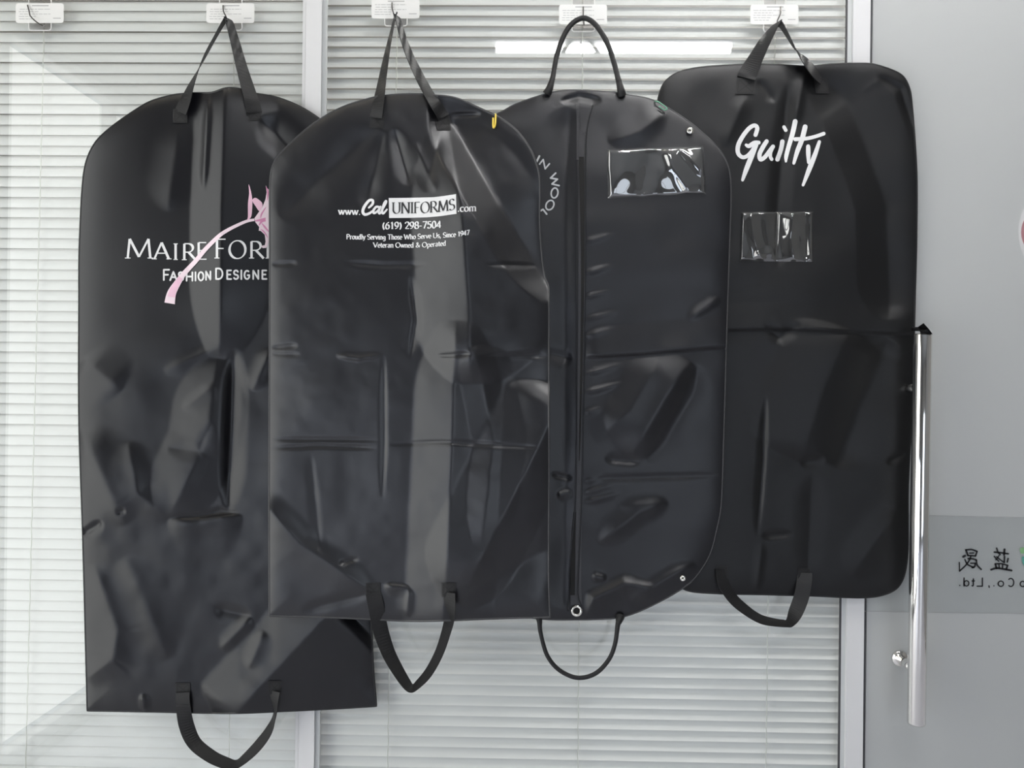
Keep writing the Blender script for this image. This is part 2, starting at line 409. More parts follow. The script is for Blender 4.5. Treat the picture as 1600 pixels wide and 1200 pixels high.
# skeleton glyphs: (advance, [polylines], [serif feet]) ; baseline 0, cap height 1, y up
GL = {
 'A': (.84, [[(.05,0),(.42,1)],[(.42,1),(.79,0)],[(.19,.36),(.65,.36)]], [(.05,0),(.79,0)]),
 'D': (.80, [[(.12,0),(.12,1)],[(.12,1),(.35,1)]+arc(.35,.5,.36,.5,90,-90)+[(.12,0)]], [(.12,0),(.12,1)]),
 'E': (.62, [[(.12,0),(.12,1)],[(.12,1),(.54,1)],[(.12,.52),(.46,.52)],[(.12,0),(.56,0)]], []),
 'F': (.60, [[(.12,0),(.12,1)],[(.12,1),(.56,1)],[(.12,.52),(.46,.52)]], [(.12,0)]),
 'G': (.82, [arc(.45,.5,.37,.5,55,330)+[(.77,.28),(.77,.46)],[(.55,.46),(.78,.46)]], []),
 'H': (.82, [[(.12,0),(.12,1)],[(.70,0),(.70,1)],[(.12,.5),(.70,.5)]], [(.12,0),(.12,1),(.70,0),(.70,1)]),
 'I': (.34, [[(.17,0),(.17,1)]], [(.17,0),(.17,1)]),
 'L': (.58, [[(.12,1),(.12,0)],[(.12,0),(.54,0)]], [(.12,1)]),
 'M': (1.0, [[(.10,0),(.17,1)],[(.17,1),(.50,.08)],[(.50,.08),(.83,1)],[(.83,1),(.90,0)]], [(.10,0),(.90,0)]),
 'N': (.86, [[(.12,0),(.12,1)],[(.12,1),(.74,0)],[(.74,0),(.74,1)]], [(.12,0),(.74,1)]),
 'O': (.88, [arc(.44,.5,.38,.5,0,360,26)], []),
 'C': (.80, [arc(.46,.5,.38,.5,50,310,22)], []),
 'P': (.66, [[(.14,0),(.14,1)],[(.14,1),(.32,1)]+arc(.32,.74,.26,.26,90,-90)+[(.14,.48)]], [(.14,0)]),
 'R': (.74, [[(.12,0),(.12,1)],[(.12,1),(.32,1)]+arc(.32,.74,.25,.26,90,-90)+[(.12,.48)],[(.34,.48),(.72,0)]], [(.12,0)]),
 'S': (.60, [[(.51,.84)]+arc(.30,.75,.22,.25,40,250)[1:]+[(.34,.48)]+arc(.30,.25,.24,.25,70,-150)], []),
 'T': (.70, [[(.35,0),(.35,1)],[(.03,1),(.67,1)]], [(.35,0)]),
 'U': (.82, [[(.12,1),(.12,.34)]+arc(.41,.32,.29,.32,180,360)+[(.70,1)]], [(.12,1),(.70,1)]),
 'V': (.80, [[(.05,1),(.40,0)],[(.40,0),(.75,1)]], [(.05,1),(.75,1)]),
 'W': (1.1, [[(.05,1),(.32,0)],[(.32,0),(.55,.9)],[(.55,.9),(.80,0)],[(.80,0),(1.05,1)]], [(.05,1),(1.05,1)]),
 'a': (.52, [[(.08,.56)]+arc(.24,.50,.15,.16,120,0)+[(.39,.08),(.48,.02)],arc(.24,.19,.15,.19,70,370)], []),
 'c': (.46, [arc(.27,.33,.20,.33,45,315)], []),
 'd': (.56, [arc(.24,.33,.18,.33,0,360,18),[(.42,1),(.42,0)]], [(.44,0),(.40,1)]),
 'e': (.48, [[(.07,.37),(.43,.37)]+arc(.25,.33,.19,.33,10,315)], []),
 'g': (.54, [arc(.24,.36,.17,.28,0,360,18),[(.42,.62),(.42,-.10)]+arc(.24,-.12,.18,.18,0,-150)], []),
 'h': (.56, [[(.11,0),(.11,1)],[(.11,.48)]+arc(.27,.46,.16,.20,150,0)+[(.43,0)]], [(.11,0),(.43,0),(.09,1)]),
 'i': (.28, [[(.14,0),(.14,.66)],[(.14,.88),(.14,.93)]], [(.14,0),(.11,.66)]),
 'l': (.28, [[(.14,0),(.14,1)]], [(.14,0),(.11,1)]),
 'm': (.82, [[(.11,0),(.11,.66)],[(.11,.48)]+arc(.25,.46,.15,.20,150,0)+[(.40,0)],[(.40,.48)]+arc(.55,.46,.15,.20,150,0)+[(.70,0)]], [(.11,0),(.40,0),(.70,0)]),
 'n': (.56, [[(.11,0),(.11,.66)],[(.11,.48)]+arc(.27,.46,.16,.20,150,0)+[(.43,0)]], [(.11,0),(.43,0),(.09,.66)]),
 'o': (.52, [arc(.26,.33,.20,.33,0,360,20)], []),
 'p': (.56, [[(.12,-.32),(.12,.66)],arc(.31,.33,.19,.33,0,360,18)], [(.12,-.32)]),
 'r': (.42, [[(.11,0),(.11,.66)],[(.11,.45)]+arc(.28,.46,.17,.18,150,50)], [(.11,0),(.09,.66)]),
 's': (.42, [[(.34,.56)]+arc(.21,.49,.14,.17,40,250)[1:]+arc(.21,.17,.16,.17,70,-150)], []),
 't': (.34, [[(.15,.90),(.15,.12),(.22,.01),(.32,.05)],[(.02,.64),(.31,.64)]], []),
 'u': (.56, [[(.11,.66),(.11,.22)]+arc(.26,.20,.15,.20,180,350)+[(.43,.3)],[(.43,.66),(.43,0)]], [(.09,.66),(.45,0)]),
 'v': (.52, [[(.05,.66),(.26,0)],[(.26,0),(.47,.66)]], [(.06,.66),(.46,.66)]),
 'w': (.76, [[(.05,.66),(.23,0)],[(.23,0),(.38,.6)],[(.38,.6),(.54,0)],[(.54,0),(.71,.66)]], [(.06,.66),(.38,.66),(.70,.66)]),
 'y': (.52, [[(.05,.66),(.27,.02)],[(.47,.66),(.22,-.20),(.08,-.28)]], [(.06,.66),(.46,.66)]),
 '0': (.56, [arc(.28,.5,.20,.5,0,360,22)], []),
 '1': (.50, [[(.12,.82),(.28,.98),(.28,0)]], [(.28,0)]),
 '2': (.54, [[(.07,.76)]+arc(.27,.74,.20,.26,160,-20)+[(.08,.03)],[(.08,.04),(.50,.04)]], []),
 '4': (.56, [[(.38,0),(.38,1),(.04,.28),(.54,.28)]], []),
 '5': (.54, [[(.48,.97),(.16,.97),(.12,.55)],[(.12,.55)]+arc(.26,.31,.22,.30,110,-150)], []),
 '6': (.56, [arc(.28,.30,.20,.30,0,360,20),[(.46,.97),(.22,.80),(.09,.45),(.08,.3)]], []),
 '7': (.54, [[(.05,.97),(.50,.97),(.22,0)]], []),
 '8': (.56, [arc(.28,.74,.17,.25,0,360,18),arc(.28,.25,.21,.25,0,360,18)], []),
 '9': (.56, [arc(.28,.68,.20,.30,0,360,20),[(.48,.68),(.44,.35),(.28,.10),(.10,.02)]], []),
 '(': (.34, [arc(.50,.42,.38,.66,130,230)], []),
 ')': (.34, [arc(-.16,.42,.38,.66,50,-50)], []),
 '.': (.26, [[(.13,.06),(.131,.065)]], []),
 ',': (.26, [[(.14,.06),(.08,-.14)]], []),
 '-': (.36, [[(.05,.36),(.31,.36)]], []),
 '&': (.80, [[(.76,.5),(.55,.12),(.32,0),(.10,.12),(.12,.32),(.45,.68),(.42,.92),(.28,.98),(.20,.84),(.34,.5),(.72,.02)]], []),
}
def glyph_px(dec, ch, fx, fy, size, style, W, nib=20.0, thin=0.32, serif=0.16):
    """fx(u) -> px, fy(u, v) -> py ; size px per em unit for widths"""
    adv, strokes, feet = GL[ch]
    for st in strokes:
        pts = []
        for (a, b) in zip(st[:-1], st[1:]):
            L = math.hypot(b[0] - a[0], b[1] - a[1]); k = max(1, int(L / .12))
            for i in range(k): pts.append((a[0] + (b[0]-a[0])*i/k, a[1] + (b[1]-a[1])*i/k))
        pts.append(st[-1])
        q = [np.array((fx(p[0]), fy(p[0], p[1]))) for p in pts]
        if style == 'serif':
            w = []
            for i in range(len(pts)):
                t = np.array(pts[min(i+1, len(pts)-1)]) - np.array(pts[max(i-1, 0)])
                an = math.degrees(math.atan2(t[1], t[0])) - nib
                w.append(W * max(thin, abs(math.sin(math.radians(an)))))
        else: w = [W] * len(pts)
        v, f = ribbon(q, w, cap=(style == 'sans' or ch in '.,')); dec.add(v, f)
        if style == 'sans' or True:                     # fill sharp corners
            for i in range(1, len(q) - 1):
                a = q[i] - q[i-1]; b = q[i+1] - q[i]
                if a.dot(b) < 0.8 * np.linalg.norm(a) * np.linalg.norm(b):
                    c = [q[i] + w[i] / 2 * np.array((math.cos(k), math.sin(k))) for k in np.linspace(0, 2*math.pi, 9)[:-1]]
                    dec.poly(c)
    if style == 'serif':
        hs = serif; ht = max(0.9, W * 0.34)
        for (x, y) in feet:
            yy = y + (0.02 if y < .05 else -0.02)
            v, f = ribbon([(fx(x - hs), fy(x - hs, yy)), (fx(x + hs), fy(x + hs, yy))], [ht, ht], cap=False); dec.add(v, f)
def glyph_box(dec, ch, x0, x1, base, cap, style, W, mirror=False, **kw):
    pts = [p for st in GL[ch][1] for p in st]
    a, b = min(p[0] for p in pts), max(p[0] for p in pts)
    if b - a < .05: a, b = a - .05, b + .05; x0, x1 = (x0+x1)/2 - .05*cap, (x0+x1)/2 + .05*cap
    ins = W / 2 if style == 'sans' else 0
    x0 += ins; x1 -= ins
    fx = (lambda u: x1 - (u - a) / (b - a) * (x1 - x0)) if mirror else (lambda u: x0 + (u - a) / (b - a) * (x1 - x0))
    glyph_px(dec, ch, fx, lambda u, v: base - v * cap, cap, style, W, **kw)
def text_line(dec, s, basepts, cap, style, W, **kw):
    """text from basepts[0].x to basepts[-1].x along the baseline polyline"""
    bx = [p[0] for p in basepts]; by = [p[1] for p in basepts]
    tot = sum((GL[c][0] if c != ' ' else .32) for c in s)
    sx = (bx[-1] - bx[0]) / tot; x = bx[0]
    for c in s:
        if c != ' ':
            fx = lambda u, x=x: x + u * sx
            glyph_px(dec, c, fx, lambda u, v, fx=fx: float(np.interp(fx(u), bx, by)) - v * cap, cap, style, W, **kw)
            x += GL[c][0] * sx
        else: x += .32 * sx

# ------------------------------------------------------------------ fabric relief
def fold(X, Y, pts, A, wr, wl, soft=.08, cap=None, A1=None, t0=.3, t1=.3):
    """ridge (A > 0, mm) or valley along pts (px). for a line running down the picture wr is its right and wl its left
    foot width; for a line running to the right wr is above it and wl below. t0, t1: share of the length over which the
    crease runs out to a point at its start and end (0: blunt)"""
    A1 = A if A1 is None else A1
    n = len(pts) - 1; out = None
    P_ = [np.array(p, float) for p in pts]
    Ls = [np.linalg.norm(P_[i + 1] - P_[i]) for i in range(n)]; tot = sum(Ls); acc = 0.0
    for i in range(n):
        d = (P_[i + 1] - P_[i]) / Ls[i]; nx, ny = d[1], -d[0]
        rx = X - P_[i][0]; ry = Y - P_[i][1]
        t = rx * d[0] + ry * d[1]; s_ = rx * nx + ry * ny
        e = np.maximum(0, np.maximum(-t, t - Ls[i]))
        g = (acc + np.clip(t, 0, Ls[i])) / tot
        tap = np.ones_like(X)
        if t0 > 0: q = np.clip(g / t0, 0, 1); tap = tap * q * (2 - q)
        if t1 > 0: q = np.clip((1 - g) / t1, 0, 1); tap = tap * q * (2 - q)
        wsc = .35 + .65 * tap
        u = np.where(s_ > 0, s_ / wr, -s_ / wl) / wsc
        v = np.sqrt(u * u + soft * soft) - soft
        v = np.sqrt(v * v + (e / (cap if cap else .5 * max(wr, wl))) ** 2)
        k = np.clip(1.0 - v, 0, None)
        k = np.where(k < .1, k * k / .2, k - .05) / 0.95 if soft < .07 else k ** 1.9
        h = (A + (A1 - A) * g) * tap * k
        out = h if out is None else np.where(np.abs(h) > np.abs(out), h, out)
        acc += Ls[i]
    return out / 1000.0
_rng = np.random.RandomState(11)
_LAT = _rng.rand(64, 64)
def vnoise(X, Y, sc, ox=0.0, oy=0.0):
    x = X / sc + ox + 500; y = Y / sc + oy + 500
    xi = np.floor(x).astype(int); yi = np.floor(y).astype(int); fx = x - xi; fy = y - yi
    fx = fx * fx * fx * (fx * (fx * 6 - 15) + 10); fy = fy * fy * fy * (fy * (fy * 6 - 15) + 10)
    g = lambda a, b: _LAT[a % 64, b % 64]
    return (g(xi, yi)*(1-fx)*(1-fy) + g(xi+1, yi)*fx*(1-fy) + g(xi, yi+1)*(1-fx)*fy + g(xi+1, yi+1)*fx*fy) - .5

def outline_pts(ctrl, step=4.0):
    """ctrl: list of (x, y) or (x, y, 'c') for a sharp corner; closed, resampled"""
    n = len(ctrl); out = []
    sharp = [len(c) > 2 for c in ctrl]; p = [np.array(c[:2], float) for c in ctrl]
    for i in range(n):
        b, c = p[i], p[(i + 1) % n]
        a = b if sharp[i] else p[i - 1]
        d = c if sharp[(i + 1) % n] else p[(i + 2) % n]
        L = np.linalg.norm(c - b); k = max(1, int(L / step))
        # centripetal-ish: limit tangents to the segment length
        t0 = (c - a) / 2; t1 = (d - b) / 2
        l0, l1 = np.linalg.norm(t0), np.linalg.norm(t1)
        if l0 > L: t0 = t0 * L / l0
        if l1 > L: t1 = t1 * L / l1
        for j in range(k):
            t = j / k; t2 = t*t; t3 = t2*t
            out.append((2*t3 - 3*t2 + 1)*b + (t3 - 2*t2 + t)*t0 + (-2*t3 + 3*t2)*c + (t3 - t2)*t1)
    return np.array(out)
def inside(poly, X, Y):
    r = np.zeros(X.shape, bool); n = len(poly)
    for i in range(n):
        x0, y0 = poly[i]; x1, y1 = poly[(i + 1) % n]
        if y0 == y1: continue
        c = ((y0 > Y) != (y1 > Y)) & (X < (x1 - x0) * (Y - y0) / (y1 - y0) + x0)
        r ^= c
    return r
def nearest(poly, Q):
    """closest point on closed polyline for each row of Q, and the distance"""
    a = poly; b = np.roll(poly, -1, axis=0); ab = b - a; L2 = (ab ** 2).sum(1) + 1e-9
    res = np.zeros_like(Q); dist = np.zeros(len(Q))
    for s in range(0, len(Q), 4000):
        q = Q[s:s+4000]
        t = np.clip(((q[:, None, :] - a[None]) * ab[None]).sum(2) / L2[None], 0, 1)
        c = a[None] + t[..., None] * ab[None]
        d = ((q[:, None, :] - c) ** 2).sum(2); k = d.argmin(1); i = np.arange(len(q))
        res[s:s+4000] = c[i, k]; dist[s:s+4000] = np.sqrt(d[i, k])
    return res, dist
def bag_sheets(root, ctrl, surf, material, step=2.6, thick=0.005, pipe=M_PIPE, prad=0.0024, holes=None):
    poly = outline_pts(ctrl)
    x0, y0 = poly.min(0) - step; x1, y1 = poly.max(0) + step
    gx = np.arange(x0, x1 + step, step); gy = np.arange(y0, y1 + step, step)
    XX, YY = np.meshgrid(gx, gy); ins = inside(poly, XX, YY)
    ny, nx = XX.shape
    cell = ins[:-1, :-1] | ins[1:, :-1] | ins[:-1, 1:] | ins[1:, 1:]
    use = np.zeros(XX.shape, bool)
    use[:-1, :-1] |= cell; use[1:, :-1] |= cell; use[:-1, 1:] |= cell; use[1:, 1:] |= cell
    idx = -np.ones(XX.shape, int); idx[use] = np.arange(use.sum())
    Q = np.stack([XX[use], YY[use]], 1)
    near, dist = nearest(poly, Q)
    out = ~ins[use]
    Q[out] = near[out]; dist[out] = 0
    pil = 0.006 * (1 - np.exp(-dist / 14.0))
    dF = surf(Q[:, 0], Q[:, 1], pil=False)
    F = np.argwhere(cell)
    faces = np.stack([idx[F[:, 0], F[:, 1]], idx[F[:, 0] + 1, F[:, 1]], idx[F[:, 0] + 1, F[:, 1] + 1], idx[F[:, 0], F[:, 1] + 1]], 1)
    fr = obj('front_panel', P(Q[:, 0], Q[:, 1], dF + pil), faces.tolist(), material, root, True)
    bk = obj('back_panel', P(Q[:, 0], Q[:, 1], dF - thick), faces[:, ::-1].tolist(), material, root, True)
    if pipe:
        pp = P(poly[:, 0], poly[:, 1], surf(poly[:, 0], poly[:, 1], pil=False) - thick * .3)
        MB().tube(list(pp), prad, 6, closed=True).build('edge_piping', pipe, root, True)
    return poly
def strap(root, rows, surf_d, W, name='handle', material=M_STRAP, n=8, thick=0.0014, flip=1):
    """rows: (px, py, visible width px, depth m); webbing of true width W px"""
    r = smooth_path(rows, n); m = len(r); v, f = [], []
    c3 = [P(q[0], q[1], q[3]) for q in r]
    for i in range(m):
        t = c3[min(i + 1, m - 1)] - c3[max(i - 1, 0)]; t /= np.linalg.norm(t)
        yax = np.array([0, -1.0, 0]); n1 = np.cross(t, yax); n1 /= np.linalg.norm(n1)
        n2 = np.cross(n1, t); n2 /= np.linalg.norm(n2)
        cs = min(1.0, max(0.12, r[i][2] / W)); sn = flip * math.sqrt(1 - cs * cs)
        wv = n1 * cs + n2 * sn; nv = np.cross(wv, t); nv /= np.linalg.norm(nv)
        hw = W / FPX * (CAM[1] * -1 - r[i][3]) / 2
        for a, b in ((-1, -1), (1, -1), (1, 1), (-1, 1)):
            v.append(c3[i] + wv * hw * a + nv * thick / 2 * b)
    for i in range(m - 1):
        for k in range(4):
            k2 = (k + 1) % 4
            f.append((4*i + k, 4*i + k2, 4*i + 4 + k2, 4*i + 4 + k))
    f.append((3, 2, 1, 0)); f.append(tuple(4*(m-1) + k for k in range(4)))
    return obj(name, v, f, material, root)
def patch(root, surf, x0, x1, y0, y1, skew=0.0, stitch=True):
    """square of webbing sewn to the bag with a crossed box of stitching"""
    n = 6; v, f = [], []
    for lay in (0.0016, 0.0002):
        for j in range(n + 1):
            for i in range(n + 1):
                px = x0 + (x1 - x0) * i / n + skew * (j / n - .5); py = y0 + (y1 - y0) * j / n
                v.append(P(px, py, surf(np.array([px]), np.array([py]))[0] + lay))
    N = (n + 1) ** 2
    for j in range(n):
        for i in range(n):
            a = j*(n+1) + i; q = (a, a + n + 1, a + n + 2, a + 1)
            f.append(q); f.append(tuple(k + N for k in q)[::-1])
    rim = [i for i in range(n + 1)] + [(j)*(n+1) + n for j in range(1, n + 1)] + [n*(n+1) + i for i in range(n - 1, -1, -1)] + [j*(n+1) for j in range(n - 1, 0, -1)]
    for a, b in zip(rim, rim[1:] + rim[:1]): f.append((a, b, b + N, a + N))
    o = obj('handle_patch', v, f, M_STRAP, root)
    if stitch:
        d = Decal(); e = 2.5; a, b, c, g = x0 + e, x1 - e, y0 + e, y1 - e
        for s in ([(a,c),(b,c),(b,g),(a,g),(a,c)], [(a,c),(b,g)], [(b,c),(a,g)]):
            d.stroke([(p[0] + skew * ((p[1]-y0)/(y1-y0) - .5), p[1]) for p in s], 1.0, smooth=False, cap=False)
        d.build('stitching', surf, 0.0019, M_STITCH, o).location = (0, 0, 0)
    return o

def make_surf(base, H):
    def surf(X, Y, pil=True):
        X = np.asarray(X, float); Y = np.asarray(Y, float)
        return base + H(X, Y) + (0.006 if pil else 0.0)
    return surf

# ================================================================== BAG 1: MAIRE FOR...
O1 = [(137,1110,'c'),(130,840),(124,655),(124,480),(125,375),(133,262),(156,215),(225,164),(265,150),(300,146),(331,145),(353,138),(374,139),(398,146),(431,152),(469,167),(505,190),(545,222),(572,262),(583,330),(584,500),(580,800),(580,960),(583,1040),(588,1103,'c'),(520,1107),(440,1111),(360,1114),(250,1112)]
def H1(X, Y):
    h = fold(X, Y, [(352,120),(345,330),(343,560)], 21, 85, 48, soft=.03, A1=25, t0=0, t1=.3)
    h += fold(X, Y, [(326,150),(318,300)], 5, 9, 12, soft=.1)
    h += fold(X, Y, [(282,195),(262,330)], 4, 40, 40) + fold(X, Y, [(405,185),(480,260)], -8, 40, 30)
    h += fold(X, Y, [(340,560),(322,690),(262,812)], 12, 55, 60, soft=.05)
    h += fold(X, Y, [(366,545),(362,660),(357,800)], -10, 24, 18, soft=.2)
    h += fold(X, Y, [(260,811),(310,808),(345,798),(378,804)], -4, 9, 14, cap=12)
    h += fold(X, Y, [(262,812),(300,812),(378,804)], 7, 6, 60, cap=20)
    h += fold(X, Y, [(262,812),(215,770),(200,690)], 5, 40, 40)
    h += fold(X, Y, [(126,670),(160,745),(196,820)], 8, 60, 50, soft=.1)
    h += fold(X, Y, [(128,835),(160,815)], -7, 10, 14) + fold(X, Y, [(182,802),(196,797)], -4, 8, 8)
    h += fold(X, Y, [(145,880),(183,985),(176,1030),(130,1062)], 7, 42, 40, soft=.1)
    h += fold(X, Y, [(195,870),(262,1030)], 6, 46, 52, soft=.15)
    h += fold(X, Y, [(530,943),(352,1133)], 24, 130, 75, soft=.015, cap=60, t0=.1, t1=.1)
    h += fold(X, Y, [(335,950),(392,962)], -4, 14, 20) + fold(X, Y, [(345,1015),(392,965)], 5, 18, 24) + fold(X, Y, [(412,985),(388,1045)], 4.5, 26, 18)
    h += fold(X, Y, [(225,1112),(222,1085)], 6, 8, 14) + fold(X, Y, [(256,580),(345,540)], 2.5, 14, 22) + fold(X, Y, [(285,640),(335,600)], 2.5, 14, 26)
    h += fold(X, Y, [(262,700),(312,705),(330,660)], -2.5, 14, 22)
    h += fold(X, Y, [(424,545),(395,610)], 5, 22, 22)
    h += fold(X, Y, [(130,560),(190,610)], 5, 50, 60)
    h += (356 - X) * 8.0e-5
    h += 0.010 * vnoise(X, Y, 170, 3.1, .4) + 0.004 * vnoise(X, Y, 62, 1.7, 9.2) * np.clip((Y - 380) / 300, 0.15, 1) + .0012 * vnoise(X, Y, 24, 4.7, 2.2) * np.clip((Y - 500) / 300, 0, 1)
    return h
S1 = make_surf(0.036, H1)
bag1 = thing('garment_bag', 'long black garment bag printed with a pink lily and white serif letters', 'garment bag', P(356, 1110, 0.03))
bag_sheets(bag1, O1, S1, M_FAB[1])
for (x0, x1, y0, y1, sk) in ((270,293,170,192,0), (387,408,168,188,3), (274,297,1067,1088,0), (419,439,1064,1085,0)):
    patch(bag1, S1, x0, x1, y0, y1, sk)
s = lambda S, x, y: float(S(np.array([x]), np.array([y]))[0])
strap(bag1, [(282,176,23,s(S1,282,176)+.004),(289,158,22,s(S1,289,158)+.006),(299,132,17,.045),(318,92,9,.042),(338,55,8,.040),(350,34,7,.038),(354.5,29,6,.037),(358,33,6,.037),(366,60,8,.040),(378,105,12,.045),(390,146,17,s(S1,390,146)+.008),(396,168,20,s(S1,396,168)+.006),(397,176,20,s(S1,397,176)+.004)], S1, 24)
strap(bag1, [(285.5,1082,22,s(S1,285,1082)+.004),(286,1100,22,s(S1,286,1100)+.006),(291,1132,20,.045),(304,1161,12,.048),(330,1182,9,.05),(352,1192,7,.05),(366,1195,5,.05),(380,1187,10,.05),(402,1166,14,.05),(420,1142,13,.05),(429,1118,9,.048),(428,1096,17,s(S1,428,1096)+.006),(429,1080,20,s(S1,429,1080)+.004)], S1, 22)
d = Decal()
for ch, x0, x1, b, c in (('M',199.5,235,403.8,30.5),('A',241,264,405,26),('I',270.3,278.5,406,25.5),('R',288,306,406.3,25.5),('E',310.5,322.8,405,26),('F',339,352.5,403.8,30),('O',358.5,383.5,404,28),('R',393,412,403.8,26.5),('I',412.5,424.5,403.8,27)):
    glyph_box(d, ch, x0, x1, b, c, 'serif', 4.0, thin=.45, serif=.13 if ch != 'M' else .10)
d.build('printed_lettering', S1, 0.0012, M_WHITE, bag1, 'large white serif letters')
d = Decal()
for ch, x0, x1, b, c in (('F',254.6,265.6,437.5,16),('A',264.5,277.5,437.8,13),('S',278,287.5,438.3,13),('H',290.3,302,438.6,13),('I',304,307,438.4,13),('O',308.7,319.3,438.2,13),('N',320.6,330.2,437.2,13),('D',336.3,349,436,16.5),('E',353.6,362.5,436,13.5),('S',364.2,373.4,436,13.5),('I',375.6,378.6,436,13.5),('G',380.6,391,436,13),('N',394.3,405,435.8,13.2),('E',408.6,417.6,435.8,13.2)):
    glyph_box(d, ch, x0, x1, b, c, 'sans', 2.7)
d.build('printed_lettering', S1, 0.0012, M_WHITE, bag1, 'smaller white sans letters')
Z4 = lambda L: [(340 + x / 9.23, 280 + y / 9.23) for x, y in L]
fl = Decal().stroke([(397.4,343.4),(385,345.8),(367,353.7),(351,362.3),(339.5,371),(320.5,390),(305.5,408),(287.5,427.5),(279,439.5),(268.5,457.5),(265,474)], [4,4.5,5,5.5,6,6.6,7,8,10,14,16.5], cap=False)
flo = fl.build('printed_lily_stem', S1, 0.0016, M_PALE, bag1, 'pale pink curved lily stem print')
Decal().stroke([(282,434),(276,444),(270,455),(268,464)], [7,9,11,12], cap=False).build('printed_lily_shade', S1, 0.0021, M_PINK, bag1)
pt = Decal()
pt.poly(smooth_path(Z4([(425,592),(437,540),(438,350),(455,200),(447,72),(480,170),(500,300),(497,450),(480,550)]), 4, True))
pt.poly(smooth_path(Z4([(505,290),(545,268),(600,300),(645,350),(640,420),(600,460),(545,385),(505,325)]), 4, True))
pt.build('printed_lily_petal', S1, 0.0016, M_PINK, bag1, 'pink outer lily petals print')
pt = Decal()
pt.poly(Z4([(695,88),(715,130),(765,175),(860,260),(900,420),(860,640),(820,820),(800,960),(735,900),(720,960),(700,990),(650,995),(622,962),(680,952),(692,900),(680,800),(620,745),(592,742),(600,690),(545,620),(530,565),(600,465),(640,420),(690,290),(708,190)]))
pt.build('printed_lily_bloom', S1, 0.0018, M_PALE, bag1, 'pale pink lily bloom print')
pt = Decal()
for L, w in (([(545,600),(640,585),(745,550)], 4), ([(600,660),(650,600),(760,600)], 4), ([(620,560),(635,500),(700,400)], 2.5), ([(640,640),(690,700),(750,770)], 3), ([(700,110),(725,190),(715,300)], 2.5), ([(620,720),(670,760),(720,840)], 2)):
    pt.stroke(Z4(L), [w * .4, w, w * .4])
pt.build('printed_lily_streak', S1, 0.0023, M_DEEP, bag1, 'deep pink streaks in the lily print')

# ================================================================== BAG 3 (zip front, tube handles)
O3 = [(669,560),(668,420),(670,290),(690,232),(727,197),(778,178),(806,163),(853,147),(880,142),(905,141.5),(950,144),(978,148),(1015,155),(1042,168),(1085,197),(1122,232),(1138,262),(1142,300),(1139,400),(1135.5,510),(1130,700),(1126.5,790),(1119,830),(1108,868),(1085,903),(1057,925),(1012,949),(975,963),(940,967),(900,968),(850,967),(800,958),(750,930),(715,890),(690,830),(678,760)]
def H3(X, Y):
    h = fold(X, Y, [(914,556),(1000,551),(1065,545),(1150,538)], 7, 46, 6, soft=.05, cap=10, t0=.1, t1=0)
    h += fold(X, Y, [(914,561),(1000,556),(1070,550),(1150,543)], -2, 4, 26, soft=.1, cap=10, t0=.1, t1=0)
    h += fold(X, Y, [(1078,565),(1040,620),(985,715)], 16, 34, 75, soft=.05, cap=18)
    h += fold(X, Y, [(1092,570),(1060,640),(1010,722)], -6, 40, 20, soft=.15, cap=18)
    h += fold(X, Y, [(944,717),(1000,722)], -5, 18, 12) + fold(X, Y, [(912,748),(1125,742)], -3, 8, 10, cap=6)
    h += fold(X, Y, [(1044,784),(1000,800),(936,848)], 9, 24, 34, soft=.1) + fold(X, Y, [(1040,785),(965,792)], 1.5, 18, 14)
    for (y, l, a) in ((378,46,4), (427,46,5), (465,42,4), (500,56,4), (525,46,4), (585,60,5), (614,62,6), (645,28,4), (752,30,4), (770,45,5), (785,58,5)):
        h += fold(X, Y, [(914,y),(914 + l,y - l * .28)], a, 7, 9, cap=8, A1=.5)
    h += fold(X, Y, [(1125,465),(1075,500)], 4, 12, 16) + fold(X, Y, [(1040,175),(1000,205),(950,222)], 6, 25, 40)
    h += fold(X, Y, [(918,962),(928,935),(975,912),(1020,918)], 12, 18, 34, soft=.1) + fold(X, Y, [(985,940),(1040,905),(1085,880)], 8, 20, 30)
    h += fold(X, Y, [(925,900),(948,905)], 6, 12, 10) + fold(X, Y, [(1030,560),(985,640),(930,690)], 5, 30, 60)
    h += fold(X, Y, [(890,165),(882,300),(884,700),(880,950)], -6, 22, 40, soft=.2, t0=.05, t1=.05)
    h += fold(X, Y, [(850,550),(895,560)], -4, 16, 20) + fold(X, Y, [(862,740),(895,748)], -4, 6, 8) + fold(X, Y, [(870,775),(892,768)], 5, 9, 14)
    h += fold(X, Y, [(875,158),(905,150),(940,157)], -6, 8, 16, cap=14)
    h += 0.008 * vnoise(X, Y, 120, 7.3, 5.5) + 0.003 * vnoise(X, Y, 50, 2.9, 3.8)
    return h
S3 = make_surf(0.052, H3)
bag3 = thing('garment_bag', 'black zip-front garment bag with round tube handles and silver eyelet', 'garment bag', P(905, 967, 0.056))
bag_sheets(bag3, O3, S3, M_FAB[3], pipe=M_PIPE2, prad=0.0022)
